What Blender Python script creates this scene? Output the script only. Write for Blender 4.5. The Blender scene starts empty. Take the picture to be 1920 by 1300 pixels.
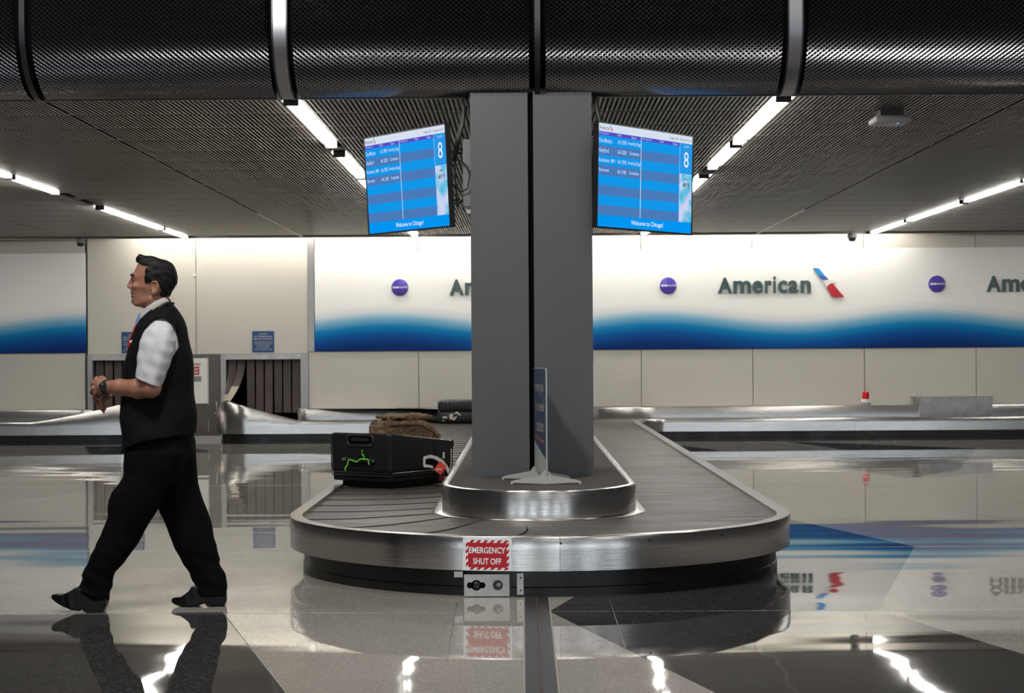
import bpy, bmesh, math, random
import numpy as np
from mathutils import Vector, Matrix, Quaternion
random.seed(7)
R = math.radians
scene = bpy.context.scene
COL = scene.collection

# ------------------------------------------------------------------ camera
FPX, HC, ROLL = 3250.0, 1.254, 0.0063
cam_d = bpy.data.cameras.new('camera')
cam = bpy.data.objects.new('camera', cam_d)
COL.objects.link(cam)
cam_d.sensor_width = 36.0
cam_d.lens = FPX * 36.0 / 1920.0
cam_d.clip_end = 200
cam_d.dof.use_dof = True
cam_d.dof.focus_distance = 9.3
cam_d.dof.aperture_fstop = 7.0
_fwd = Vector((-20 / FPX, 1, 11 / FPX)).normalized()
cam.matrix_world = (Matrix.Translation((0, 0, HC)) @ _fwd.to_track_quat('-Z', 'Y').to_matrix().to_4x4()
                    @ Matrix.Rotation(-ROLL, 4, 'Z'))
scene.camera = cam

# ------------------------------------------------------------------ colour management, world, large lights
scene.view_settings.view_transform = 'Standard'
scene.view_settings.look = 'None'
scene.view_settings.gamma = 1.0
scene.view_settings.use_curve_mapping = False
scene.view_settings.exposure = 0.0
TUBE = 42.0          # radiance of the fluorescent tubes
COVE = 82.0          # radiance of the tubes in the wall cove
world = bpy.data.worlds.new('world')
scene.world = world
world.use_nodes = True
world.node_tree.nodes['Background'].inputs[0].default_value = (0.75, 0.85, 1.0, 1)
world.node_tree.nodes['Background'].inputs[1].default_value = 0.02


def area(name, loc, size, power, color=(1, 1, 1), target=None, sy=None):
    d = bpy.data.lights.new(name, 'AREA')
    d.energy = power
    d.color = color
    d.size = size
    if sy:
        d.shape = 'RECTANGLE'
        d.size_y = sy
    o = bpy.data.objects.new(name, d)
    o.location = loc
    if target is not None:
        o.rotation_euler = (Vector(target) - Vector(loc)).to_track_quat('-Z', 'Y').to_euler()
    COL.objects.link(o)
    return o


# lamps in the tall hall the photographer stands in
area('hall_downlight', (-1.75, 5.9, 5.0), 0.45, 205, (1, 0.96, 0.9), (0.2, 10.6, 0.9))
for _i, _y in enumerate((7.6, 2.5, -3.0)):
    for _x in (-4.5, 1.5, 7.0):
        area('hall_strip_lamp', (_x, _y, 5.15), 2.4, 80, (1.0, 0.97, 0.93), None, 0.16)


# ------------------------------------------------------------------ materials
def lin(c):
    c = c / 255.0
    return c / 12.92 if c <= 0.04045 else ((c + 0.055) / 1.055) ** 2.4


def rgb(r, g, b):
    return (lin(r), lin(g), lin(b), 1.0)


class NT:
    def __init__(s, name):
        s.m = bpy.data.materials.new(name)
        s.m.use_nodes = True
        s.t = s.m.node_tree
        s.b = s.t.nodes['Principled BSDF']

    def n(s, kind, **kw):
        nd = s.t.nodes.new(kind)
        for k, v in kw.items():
            if k in ('operation', 'blend_type', 'data_type', 'noise_dimensions', 'feature', 'wave_type', 'bands_direction'):
                setattr(nd, k, v)
            else:
                nd.inputs[k.replace('_', ' ')].default_value = v
        return nd

    def l(s, a, ao, b, bi):
        s.t.links.new(a.outputs[ao], b.inputs[bi])

    def coords(s, scale=(1, 1, 1), which='Object'):
        tc = s.n('ShaderNodeTexCoord')
        mp = s.n('ShaderNodeMapping')
        mp.inputs['Scale'].default_value = scale
        s.l(tc, which, mp, 'Vector')
        return mp

    def ramp(s, src, out, stops):
        r = s.n('ShaderNodeValToRGB')
        el = r.color_ramp.elements
        while len(el) > 1:
            el.remove(el[-1])
        el[0].position, el[0].color = stops[0]
        for p, c in stops[1:]:
            e = el.new(p)
            e.color = c
        s.l(src, out, r, 'Fac')
        return r


def mat(name, col, rough=0.6, metal=0.0, var=0.0, vscale=20, bump=0.0, bscale=60, stretch=(1, 1, 1), spec=None,
        emit=None, estr=0.0, rvar=0.0):
    k = NT(name)
    b = k.b
    b.inputs['Base Color'].default_value = col
    b.inputs['Roughness'].default_value = rough
    b.inputs['Metallic'].default_value = metal
    if spec is not None:
        b.inputs['Specular IOR Level'].default_value = spec
    if emit:
        b.inputs['Emission Color'].default_value = emit
        b.inputs['Emission Strength'].default_value = estr
    mp = None
    if var or bump or rvar:
        mp = k.coords(stretch)
    if var:
        nz = k.n('ShaderNodeTexNoise', Scale=vscale, Detail=5.0)
        k.l(mp, 0, nz, 'Vector')
        lo = tuple(max(0, c * (1 - var)) for c in col[:3]) + (1,)
        hi = tuple(min(1, c * (1 + var)) for c in col[:3]) + (1,)
        r = k.ramp(nz, 'Fac', [(0.3, lo), (0.7, hi)])
        k.l(r, 'Color', b, 'Base Color')
    if rvar:
        nz = k.n('ShaderNodeTexNoise', Scale=vscale * 0.7, Detail=4.0)
        k.l(mp, 0, nz, 'Vector')
        mr = k.n('ShaderNodeMapRange')
        mr.inputs['From Min'].default_value = 0.3
        mr.inputs['From Max'].default_value = 0.7
        mr.inputs['To Min'].default_value = max(0.02, rough - rvar)
        mr.inputs['To Max'].default_value = rough + rvar
        k.l(nz, 'Fac', mr, 'Value')
        k.l(mr, 'Result', b, 'Roughness')
    if bump:
        nz = k.n('ShaderNodeTexNoise', Scale=bscale, Detail=4.0)
        k.l(mp, 0, nz, 'Vector')
        bp = k.n('ShaderNodeBump', Strength=1.0, Distance=bump)
        k.l(nz, 'Fac', bp, 'Height')
        k.l(bp, 'Normal', b, 'Normal')
    return k.m


def emission(name, col, strength):
    m = bpy.data.materials.new(name)
    m.use_nodes = True
    t = m.node_tree
    t.nodes.remove(t.nodes['Principled BSDF'])
    e = t.nodes.new('ShaderNodeEmission')
    e.inputs[0].default_value = col
    e.inputs[1].default_value = strength
    t.links.new(e.outputs[0], t.nodes['Material Output'].inputs[0])
    return m


def terrazzo(name, col, spread):
    """polished terrazzo: chips in the colour, long shallow undulations in the polish"""
    k = NT(name)
    b = k.b
    mp = k.coords((1, 1, 1))
    vo = k.n('ShaderNodeTexVoronoi', Scale=150.0)
    k.l(mp, 0, vo, 'Vector')
    sep = k.n('ShaderNodeSeparateColor')
    k.l(vo, 'Color', sep, 'Color')
    c0 = tuple(c * (1 - spread) for c in col[:3]) + (1,)
    c1 = tuple(min(1, c * (1 + spread * 0.7)) for c in col[:3]) + (1,)
    c2 = tuple(min(1, c * (1 + spread * 2.2) + 0.02) for c in col[:3]) + (1,)
    r = k.ramp(sep, 'Red', [(0.0, c0), (0.5, col), (0.86, c1), (0.97, c2)])
    nz = k.n('ShaderNodeTexNoise', Scale=0.9, Detail=3.0)
    k.l(mp, 0, nz, 'Vector')
    mx = k.n('ShaderNodeMix', data_type='RGBA', blend_type='MULTIPLY')
    mx.inputs['Factor'].default_value = 0.35
    k.l(r, 'Color', mx, 6)
    k.l(nz, 'Fac', mx, 7)
    k.l(mx, 2, b, 'Base Color')
    b.inputs['Roughness'].default_value = 0.028
    b.inputs['IOR'].default_value = 1.52
    m2 = k.coords((0.5, 1.9, 1))
    n1 = k.n('ShaderNodeTexNoise', Scale=1.15, Detail=0.4)
    k.l(m2, 0, n1, 'Vector')
    bp = k.n('ShaderNodeBump', Strength=1.0, Distance=0.0032)
    k.l(n1, 'Fac', bp, 'Height')
    k.l(bp, 'Normal', b, 'Normal')
    return k.m


def wave_print(name, phase):
    """printed banner: off-white sweeping into a blue wave (ink on the panel)"""
    k = NT(name)
    tc = k.n('ShaderNodeTexCoord')
    sp = k.n('ShaderNodeSeparateXYZ')
    k.l(tc, 'Object', sp, 0)
    a = k.n('ShaderNodeMath', operation='MULTIPLY_ADD')
    a.inputs[1].default_value = 2 * math.pi / 3.91
    a.inputs[2].default_value = phase
    k.l(sp, 'X', a, 0)
    si = k.n('ShaderNodeMath', operation='SINE')
    k.l(a, 0, si, 0)
    sc = k.n('ShaderNodeMath', operation='MULTIPLY_ADD')
    sc.inputs[1].default_value = -0.085
    k.l(si, 0, sc, 0)
    k.l(sp, 'Z', sc, 2)
    mr = k.n('ShaderNodeMapRange')
    mr.inputs['From Min'].default_value = 1.28
    mr.inputs['From Max'].default_value = 2.0
    k.l(sc, 0, mr, 'Value')
    r = k.ramp(mr, 'Result', [(0.0, rgb(2, 40, 104)), (0.22, rgb(0, 74, 142)), (0.40, rgb(0, 118, 172)),
                              (0.56, rgb(120, 172, 200)), (0.70, rgb(212, 216, 218)), (0.85, rgb(232, 231, 228))])
    k.l(r, 'Color', k.b, 'Base Color')
    k.b.inputs['Roughness'].default_value = 0.5
    k.b.inputs['Specular IOR Level'].default_value = 0.15
    return k.m


M = {}
M['steel'] = mat('brushed_steel', (0.70, 0.675, 0.64, 1), 0.20, 1.0, var=0.10, vscale=2.2, bump=0.00028, bscale=1.0, stretch=(1.5, 1.5, 420))
M['steel_rough'] = mat('worn_steel', (0.5, 0.485, 0.46, 1), 0.36, 1.0, var=0.15, vscale=9, rvar=0.08)
M['rubber'] = mat('conveyor_rubber', rgb(60, 54, 48), 0.5, var=0.28, vscale=7, stretch=(0.35, 3.0, 1), rvar=0.08)
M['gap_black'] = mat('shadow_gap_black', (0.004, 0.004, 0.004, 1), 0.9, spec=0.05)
M['base_black'] = mat('black_kick_skirt', (0.006, 0.006, 0.006, 1), 0.32, var=0.4, vscale=6, rvar=0.1)
M['carpet'] = mat('island_carpet', rgb(66, 60, 55), 0.95, var=0.6, vscale=160, bump=0.003, bscale=220)
M['column'] = mat('column_grey_paint', rgb(72, 75, 79), 0.42, var=0.05, vscale=1.5, bump=0.0003, bscale=160)
M['alu'] = mat('band_aluminium', (0.30, 0.30, 0.32, 1), 0.36, 1.0)
M['alu_dark'] = mat('dark_band', (0.05, 0.05, 0.055, 1), 0.35, 0.9)
M['mesh'] = mat('dark_expanded_metal', (0.26, 0.26, 0.275, 1), 0.22, 1.0)
M['ceil'] = mat('ribbed_ceiling_metal', (0.20, 0.182, 0.152, 1), 0.36, 0.6, var=0.08, vscale=0.8)
M['ceil_void'] = mat('ceiling_void', (0.01, 0.01, 0.01, 1), 0.9)
M['white_paint'] = mat('white_enamel', rgb(215, 215, 210), 0.4)
M['tube'] = emission('tube_glow', (1.0, 0.975, 0.925, 1), TUBE)
M['cove'] = emission('cove_glow', (1.0, 0.96, 0.87, 1), COVE)
M['panel'] = mat('wall_panel_laminate', rgb(190, 186, 177), 0.45, var=0.03, vscale=40, bump=0.0004, bscale=45)
M['frame'] = mat('frame_aluminium', (0.42, 0.41, 0.40, 1), 0.38, 0.9)
M['joint'] = mat('joint_trim', (0.10, 0.12, 0.11, 1), 0.5, 0.4)
M['door'] = mat('brown_grey_door', rgb(88, 80, 78), 0.55, var=0.06, vscale=20)
M['curtain'] = mat('rubber_curtain_strip', rgb(78, 68, 64), 0.6, var=0.12, vscale=9)
M['curtain_light'] = mat('curtain_strip_back', rgb(178, 168, 150), 0.6)
M['blue_sign'] = mat('blue_notice', rgb(24, 66, 112), 0.5)
M['cream'] = mat('cream_lettering', rgb(205, 195, 185), 0.6)
M['letter'] = mat('dark_green_lettering', rgb(52, 76, 78), 0.4)
M['ball'] = mat('violet_blue_disc', rgb(66, 54, 150), 0.35)
M['print_white'] = mat('white_print', rgb(238, 238, 240), 0.5)
M['sym_red'] = mat('symbol_red', rgb(205, 35, 45), 0.4)
M['sym_blue'] = mat('symbol_blue', rgb(0, 130, 205), 0.4)
M['sym_navy'] = mat('symbol_navy', rgb(50, 80, 165), 0.4)
M['sym_grey'] = mat('symbol_silver', rgb(215, 213, 212), 0.4)
M['red'] = mat('sign_red', rgb(168, 16, 34), 0.45)
M['sign_white'] = mat('sign_white', rgb(215, 220, 224), 0.5, var=0.08, vscale=30)
M['black_plastic'] = mat('black_plastic', (0.012, 0.012, 0.013, 1), 0.35)
M['black_cable'] = mat('black_cable', (0.008, 0.008, 0.008, 1), 0.5)
M['grey_box'] = mat('grey_enamel', rgb(122, 124, 128), 0.5)
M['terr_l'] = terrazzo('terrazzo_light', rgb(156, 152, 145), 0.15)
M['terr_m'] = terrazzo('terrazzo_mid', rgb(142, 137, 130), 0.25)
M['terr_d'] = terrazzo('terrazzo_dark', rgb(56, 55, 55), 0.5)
M['divider'] = mat('zinc_divider', (0.45, 0.42, 0.38, 1), 0.3, 0.9)
M['joint_plate'] = mat('expansion_plate', (0.10, 0.10, 0.105, 1), 0.35, 0.8, var=0.2, vscale=12)
M['joint_rubber'] = mat('joint_seal', rgb(62, 44, 34), 0.8)
M['joint_edge'] = mat('joint_mortar', rgb(128, 124, 116), 0.7, var=0.15, vscale=30)
M['wall_hall'] = mat('hall_wall_paint', rgb(100, 100, 104), 0.6)
M['dark_wall'] = mat('dark_hall_wall', rgb(50, 52, 56), 0.6)
M['added_glow'] = emission('added_window_glow', (0.80, 0.90, 1.0, 1), 4.2)  # glow of the added windows, meant for reflections in the steel


# ------------------------------------------------------------------ object helpers
WM = {}


def _link(o, parent, local):
    COL.objects.link(o)
    if parent is not None:
        o.parent = parent
        if not local:
            o.matrix_parent_inverse = WM[parent.name].inverted()
            WM[o.name] = Matrix.Identity(4)
        else:
            WM[o.name] = WM[parent.name].copy()
    else:
        WM[o.name] = Matrix.Identity(4)


def obj(name, verts, faces, m, parent=None, smooth=False, local=False, auto=None):
    me = bpy.data.meshes.new(name)
    me.from_pydata([tuple(v) for v in verts], [], [tuple(f) for f in faces])
    me.materials.append(m)
    if smooth:
        me.polygons.foreach_set('use_smooth', [True] * len(me.polygons))
        if auto:
            me.set_sharp_from_angle(angle=R(auto))
    me.update()
    o = bpy.data.objects.new(name, me)
    _link(o, parent, local)
    return o


def share(name, me, parent, loc, rot=None, local=False):
    """another object on the same mesh data"""
    o = bpy.data.objects.new(name, me)
    _link(o, parent, local)
    o.location = loc
    if rot:
        o.rotation_euler = rot
    return o


def thing(name, label, cat, loc=(0, 0, 0), rotz=0.0, group=None, rot=None):
    o = bpy.data.objects.new(name, None)
    o.empty_display_size = 0.1
    COL.objects.link(o)
    o.location = loc
    o.rotation_euler = rot if rot else (0, 0, rotz)
    o['label'] = label
    o['category'] = cat
    if group:
        o['group'] = group
    e = o.rotation_euler.to_matrix().to_4x4()
    WM[o.name] = Matrix.Translation(loc) @ e
    return o


def tag(o, label=None, cat=None, group=None, kind=None):
    for k, v in (('label', label), ('category', cat), ('group', group), ('kind', kind)):
        if v:
            o[k] = v
    return o


def structure(name, loc=(0, 0, 0)):
    o = bpy.data.objects.new(name, None)
    o.empty_display_size = 0.1
    COL.objects.link(o)
    o.location = loc
    o['kind'] = 'structure'
    WM[o.name] = Matrix.Translation(loc)
    return o


class MB:
    """collects shapes into one mesh"""

    def __init__(s):
        s.v, s.f = [], []

    def add(s, v, f):
        n = len(s.v)
        s.v += [tuple(p) for p in v]
        s.f += [tuple(i + n for i in q) for q in f]
        return s

    def box(s, x0, x1, y0, y1, z0, z1):
        v = [(x, y, z) for z in (z0, z1) for y in (y0, y1) for x in (x0, x1)]
        return s.add(v, [(0, 2, 3, 1), (4, 5, 7, 6), (0, 1, 5, 4), (1, 3, 7, 5), (3, 2, 6, 7), (2, 0, 4, 6)])

    def cyl(s, a, b, r0, r1=None, n=14, caps=True):
        r1 = r0 if r1 is None else r1
        a, b = Vector(a), Vector(b)
        q = (b - a).to_track_quat('Z', 'Y')
        v = []
        for p, r in ((a, r0), (b, r1)):
            for i in range(n):
                t = 2 * math.pi * i / n
                v.append(p + q @ Vector((r * math.cos(t), r * math.sin(t), 0)))
        f = [(i, (i + 1) % n, n + (i + 1) % n, n + i) for i in range(n)]
        if caps:
            f += [tuple(range(n))[::-1], tuple(range(n, 2 * n))]
        return s.add(v, f)

    def lathe(s, prof, c, axis='Z', n=24):
        """prof: list of (radius, height)"""
        v, f = [], []
        for r, h in prof:
            for i in range(n):
                t = 2 * math.pi * i / n
                p = (r * math.cos(t), r * math.sin(t), h)
                if axis == 'Y':
                    p = (p[0], p[2], p[1])
                if axis == 'X':
                    p = (p[2], p[0], p[1])
                v.append((p[0] + c[0], p[1] + c[1], p[2] + c[2]))
        for k in range(len(prof) - 1):
            f += [(k * n + i, k * n + (i + 1) % n, (k + 1) * n + (i + 1) % n, (k + 1) * n + i) for i in range(n)]
        f += [tuple(range(n))[::-1], tuple(range((len(prof) - 1) * n, len(prof) * n))]
        return s.add(v, f)

    def tube(s, pts, r, n=8, closed=False):
        pts = [Vector(p) for p in pts]
        rr = r if isinstance(r, (list, tuple)) else [r] * len(pts)
        v, f = [], []
        m = len(pts)
        up = Vector((0.13, 0.21, 1)).normalized()
        for i, p in enumerate(pts):
            a = pts[i - 1] if (i > 0 or closed) else p
            b = pts[(i + 1) % m] if (i < m - 1 or closed) else p
            t = (b - a).normalized()
            x = t.cross(up)
            if x.length < 1e-4:
                x = t.cross(Vector((1, 0, 0)))
            x.normalize()
            y = x.cross(t)
            for k in range(n):
                w = 2 * math.pi * k / n
                v.append(p + (x * math.cos(w) + y * math.sin(w)) * rr[i])
        for i in range(m - (0 if closed else 1)):
            j = (i + 1) % m
            f += [(i * n + k, i * n + (k + 1) % n, j * n + (k + 1) % n, j * n + k) for k in range(n)]
        if not closed:
            f += [tuple(range(n))[::-1], tuple(range((m - 1) * n, m * n))]
        return s.add(v, f)

    def prism(s, poly, d0, d1, fn):
        """extrude a 2D polygon: fn(u, v, d) -> xyz"""
        n = len(poly)
        v = [fn(u, w, d0) for u, w in poly] + [fn(u, w, d1) for u, w in poly]
        f = [tuple(range(n))[::-1], tuple(range(n, 2 * n))]
        f += [(i, (i + 1) % n, n + (i + 1) % n, n + i) for i in range(n)]
        return s.add(v, f)

    def build(s, name, m, parent=None, smooth=False, local=False, auto=35):
        return obj(name, s.v, s.f, m, parent, smooth, local, auto if smooth else None)


def rbox(name, size, c, r, m, parent, seg=3, local=True, fn=None, smooth=True):
    """box with rounded edges; fn deforms the vertices"""
    bm = bmesh.new()
    bmesh.ops.create_cube(bm, size=1.0)
    for v in bm.verts:
        v.co = Vector((v.co.x * size[0], v.co.y * size[1], v.co.z * size[2]))
    bmesh.ops.bevel(bm, geom=bm.edges[:], offset=r, segments=seg, profile=0.5, affect='EDGES')
    vs = [v.co + Vector(c) for v in bm.verts]
    bm.verts.index_update()
    fs = [[v.index for v in f.verts] for f in bm.faces]
    bm.free()
    if fn:
        vs = [fn(v) for v in vs]
    return obj(name, vs, fs, m, parent, smooth, local, 40)


TEXTS = []


def text(name, s, m, parent, fit, frame, bold=0.0, extrude=0.0, local=False):
    """lettering: fit=(u0,u1,v0,v1) rectangle filled, frame(u,v,d)->xyz"""
    cu = bpy.data.curves.new(name, 'FONT')
    cu.body = s
    cu.size = 1.0
    cu.offset = bold
    cu.extrude = extrude
    cu.resolution_u = 3
    o = bpy.data.objects.new(name, cu)
    COL.objects.link(o)
    TEXTS.append((o, name, m, parent, fit, frame, local))


def flush_texts():
    bpy.context.view_layer.update()
    dg = bpy.context.evaluated_depsgraph_get()
    for o, name, m, parent, fit, frame, local in TEXTS:
        me = bpy.data.meshes.new_from_object(o.evaluated_get(dg))
        n = len(me.vertices)
        co = np.empty(n * 3)
        me.vertices.foreach_get('co', co)
        co = co.reshape(n, 3)
        lo, hi = co.min(0), co.max(0)
        u = fit[0] + (co[:, 0] - lo[0]) / max(1e-6, hi[0] - lo[0]) * (fit[1] - fit[0])
        v = fit[2] + (co[:, 1] - lo[1]) / max(1e-6, hi[1] - lo[1]) * (fit[3] - fit[2])
        out = np.array([frame(a, b, d) for a, b, d in zip(u, v, co[:, 2])])
        me.vertices.foreach_set('co', out.ravel())
        me.materials.clear()
        me.materials.append(m)
        me.update()
        cu = o.data
        bpy.data.objects.remove(o)
        bpy.data.curves.remove(cu)
        q = bpy.data.objects.new(name, me)
        _link(q, parent, local)
    TEXTS.clear()


def ground(px, py):
    """floor point seen at a photograph position (measured once, stands in the place)"""
    a, b = px - 980.0, 661.0 - py
    u, v = a + b * ROLL, b - a * ROLL
    y = -HC * FPX / v
    return (u * y / FPX, y)

# ================================================================== THE SETTING
CEIL_Z, WALL_Y, MOD, X0 = 2.928, 25.30, 1.625, 0.105


def seam(k):
    return X0 + MOD * k


# ---- floor: terrazzo slab, angular inlays, zinc dividers
floor = structure('floor')
MB().box(-16, 16, -10, 27, -0.12, 0).build('slab', M['terr_l'], floor)
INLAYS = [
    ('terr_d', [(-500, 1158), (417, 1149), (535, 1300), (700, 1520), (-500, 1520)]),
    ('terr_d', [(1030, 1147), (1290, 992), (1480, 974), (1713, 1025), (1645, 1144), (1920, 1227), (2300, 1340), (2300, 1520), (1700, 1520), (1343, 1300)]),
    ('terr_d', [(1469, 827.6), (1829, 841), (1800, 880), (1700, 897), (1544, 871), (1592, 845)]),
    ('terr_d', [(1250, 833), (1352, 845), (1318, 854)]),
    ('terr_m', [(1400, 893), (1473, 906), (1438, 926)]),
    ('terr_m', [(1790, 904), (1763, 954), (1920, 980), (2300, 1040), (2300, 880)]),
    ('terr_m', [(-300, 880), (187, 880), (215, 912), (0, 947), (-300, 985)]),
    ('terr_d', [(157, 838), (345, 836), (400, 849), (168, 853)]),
    ('terr_m', [(300, 960), (533, 911), (505, 893), (640, 862), (690, 900), (600, 960), (480, 1004), (340, 1006)]),  # mid-tone inlay; its lower edge paints in the boundary of a reflection
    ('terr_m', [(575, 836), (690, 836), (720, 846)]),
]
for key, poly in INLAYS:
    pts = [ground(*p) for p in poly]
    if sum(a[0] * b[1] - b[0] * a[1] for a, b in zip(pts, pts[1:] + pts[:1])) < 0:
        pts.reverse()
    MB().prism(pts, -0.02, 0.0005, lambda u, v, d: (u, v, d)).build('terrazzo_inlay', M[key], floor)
for y in (8.37, 11.05, 16.5):
    MB().box(-15, 15, y - 0.003, y + 0.003, -0.01, 0.0009).build('divider_strip', M['divider'], floor)
for a, b in (((417, 1149), (560, 1330)), ((1142, 1122), (1172, 1215)), ((857, 1130), (838, 1240))):
    p, q = Vector(ground(*a) + (0,)), Vector(ground(*b) + (0,))
    n = Vector((-(q - p).y, (q - p).x, 0)).normalized() * 0.0022
    MB().prism([(p + n)[:2], (p - n)[:2], (q - n)[:2], (q + n)[:2]], -0.01, 0.0009, lambda u, v, d: (u, v, d)).build('divider_strip', M['divider'], floor)
ej = structure('trim_1')
for x0, x1, key, nm in ((0.002, 0.0585, 'joint_plate', 'cover_plate'), (0.0655, 0.122, 'joint_plate', 'cover_plate'),
                        (0.0585, 0.0655, 'joint_rubber', 'joint_seal'), (-0.006, 0.002, 'joint_edge', 'mortar_edge'), (0.122, 0.130, 'joint_edge', 'mortar_edge')):
    MB().box(x0, x1, -6, 8.86, -0.02, 0.003 if nm == 'cover_plate' else 0.0016).build(nm, M[key], ej)
sc = MB()
for i in range(10):
    for x in (0.009, 0.115):
        sc.cyl((x, 6.0 + i * 0.3, 0.003), (x, 6.0 + i * 0.3, 0.0042), 0.0035, n=8)
sc.build('screws', M['frame'], ej)

# ---- ceiling: ribbed metal panels on a 1.625 m module, dark slots between
ceiling = structure('ceiling')
MB().box(-13, 13, 11.33, 24.86, CEIL_Z + 0.075, CEIL_Z + 0.12).build('ceiling_void', M['ceil_void'], ceiling)
PW, PL, NR = 1.553, 0.698, 48
v, f = [], []
pitch = PW / NR
prof = []
for i in range(NR):
    x = i * pitch
    prof += [(x, 0.030), (x + 0.0125, 0.030), (x + 0.0145, 0.0), (x + pitch - 0.002, 0.0)]
prof.append((PW, 0.030))
for x, z in prof:
    v += [(x, 0, z), (x, PL, z)]
f += [(2 * i, 2 * i + 1, 2 * i + 3, 2 * i + 2) for i in range(len(prof) - 1)]
n = len(v)
v += [(0, 0, 0.045), (PW, 0, 0.045), (PW, PL, 0.045), (0, PL, 0.045)]
f += [tuple([2 * i for i in range(len(prof))] + [n + 1, n])[::1], tuple([2 * i + 1 for i in range(len(prof))][::-1] + [n + 3, n + 2])]
cp_mesh = None
ROWP = 0.7275
NROW = 18
for k in range(-7, 7):
    x = seam(k) + (0.012 if k % 2 == 0 else 0.060)
    for j in range(NROW):
        y = 11.36 + j * ROWP
        if cp_mesh is None:
            o = obj('ceiling_panel', v, f, M['ceil'], ceiling)
            o.location = (x, y, CEIL_Z)
            cp_mesh = o.data
        else:
            share('ceiling_panel', cp_mesh, ceiling, (x, y, CEIL_Z))
for j in range(1, NROW):   # thin cross bars showing in the gaps between panel rows
    y = 11.36 + j * ROWP - (ROWP - PL) / 2
    MB().box(-11.2, 11.4, y - 0.006, y + 0.006, CEIL_Z + 0.004, CEIL_Z + 0.03).build('cross_bar', M['frame'], ceiling)
# long dark runner rails in the slots
for k in range(-6, 8):
    MB().box(seam(k) - 0.010, seam(k) + 0.010, 11.34, 24.8, CEIL_Z + 0.03, CEIL_Z + 0.07).build('runner_rail', M['alu_dark'], ceiling)
for k in (-2, 2):   # paler strips paint the lit ends of the joint lines near the wall
    MB().box(seam(k) - 0.012, seam(k) + 0.012, 20.6, 24.8, CEIL_Z - 0.004, CEIL_Z + 0.03).build('runner_rail', M['frame'], ceiling)
MB().box(-13, 13, 24.80, 24.845, CEIL_Z - 0.01, CEIL_Z + 0.5).build('cove_edge', M['ceil'], ceiling)
MB().box(-13, 13, 24.845, 25.42, CEIL_Z + 0.46, CEIL_Z + 0.5).build('cove_top', M['white_paint'], ceiling)
# taller ceiling over the hall in front
MB().box(-16, 16, -10, 10.9, 5.3, 5.4).build('hall_ceiling', M['dark_wall'], ceiling)

# ---- rounded bulkhead faced with expanded metal
bulk = thing('ceiling_bulkhead', 'rounded dark bulkhead of expanded metal mesh across the top of the hall', 'bulkhead', (0, 10.91, CEIL_Z))
BR, BY, BZ = 0.40, 11.31, CEIL_Z + 0.40


def arc(sv, off=0.0):
    """point on the bulkhead section at arc length sv from the ceiling edge"""
    q = BR * math.pi / 2
    r = BR - off
    if sv <= q:
        t = sv / BR
        return (BY - r * math.sin(t), BZ - r * math.cos(t), t)
    return (BY - r, BZ + (sv - q), math.pi / 2)


CX, CS = 0.0176, 0.0152
MW = 1.50
NA, NB = int(MW / CX), 66
mb_v, mb_f = [], []
for a in range(NA):
    for b in range(NB):
        if (a + b) % 2:
            continue
        for sgn in (1, -1):
            if b + sgn < 0 or b + sgn >= NB:
                continue
            P = []
            for (aa, bb) in ((a, b), (a + 1, b + sgn)):
                y, z, t = arc(bb * CS)
                # strand cross-section leans out of the surface like real expanded metal
                ny, nz = -math.sin(t), -math.cos(t)      # outward normal
                ty, tz = -math.cos(t), math.sin(t)       # along the arc, upward
                w, h = 0.0054, 0.0014
                ca, sa = math.cos(-0.6), math.sin(-0.6)
                d1 = (ty * ca + ny * sa, tz * ca + nz * sa)
                d2 = (-ty * sa + ny * ca, -tz * sa + nz * ca)
                for e1, e2 in ((-w, -h), (w, -h), (w, h), (-w, h)):
                    P.append((aa * CX, y + d1[0] * e1 + d2[0] * e2, z + d1[1] * e1 + d2[1] * e2))
            k = len(mb_v)
            mb_v += P
            mb_f += [(k + i, k + (i + 1) % 4, k + 4 + (i + 1) % 4, k + 4 + i) for i in range(4)]
mesh_me = None
for k in range(-4, 4):
    x = seam(k) + 0.5 * (MOD - NA * CX) + (0.012 if k % 2 else -0.012)
    if mesh_me is None:
        o = obj('mesh_panel', mb_v, mb_f, M['mesh'], bulk)
        o.location.x = x
        mesh_me = o.data
    else:
        o = share('mesh_panel', mesh_me, bulk, (x, 0, 0))
    o['kind'] = 'stuff'


def sweep_band(x0, x1, o0, o1, name, m):
    """curved strap across the bulkhead, from offset o0 (inside) to o1 (outside)"""
    ss = [i * 0.05 for i in range(0, 27)]
    v, f = [], []
    for s_ in ss:
        for off in (o0, o1):
            y, z, t = arc(s_, off)
            v += [(x0, y, z), (x1, y, z)]
    for i in range(len(ss) - 1):
        a, b = 4 * i, 4 * i + 4
        f += [(a, a + 1, b + 1, b), (a + 2, b + 2, b + 3, a + 3), (a, b, b + 2, a + 2), (a + 1, a + 3, b + 3, b + 1)]
    f += [(0, 2, 3, 1), (len(v) - 4, len(v) - 3, len(v) - 1, len(v) - 2)]
    return obj(name, v, f, m, bulk, True, auto=30)


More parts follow.
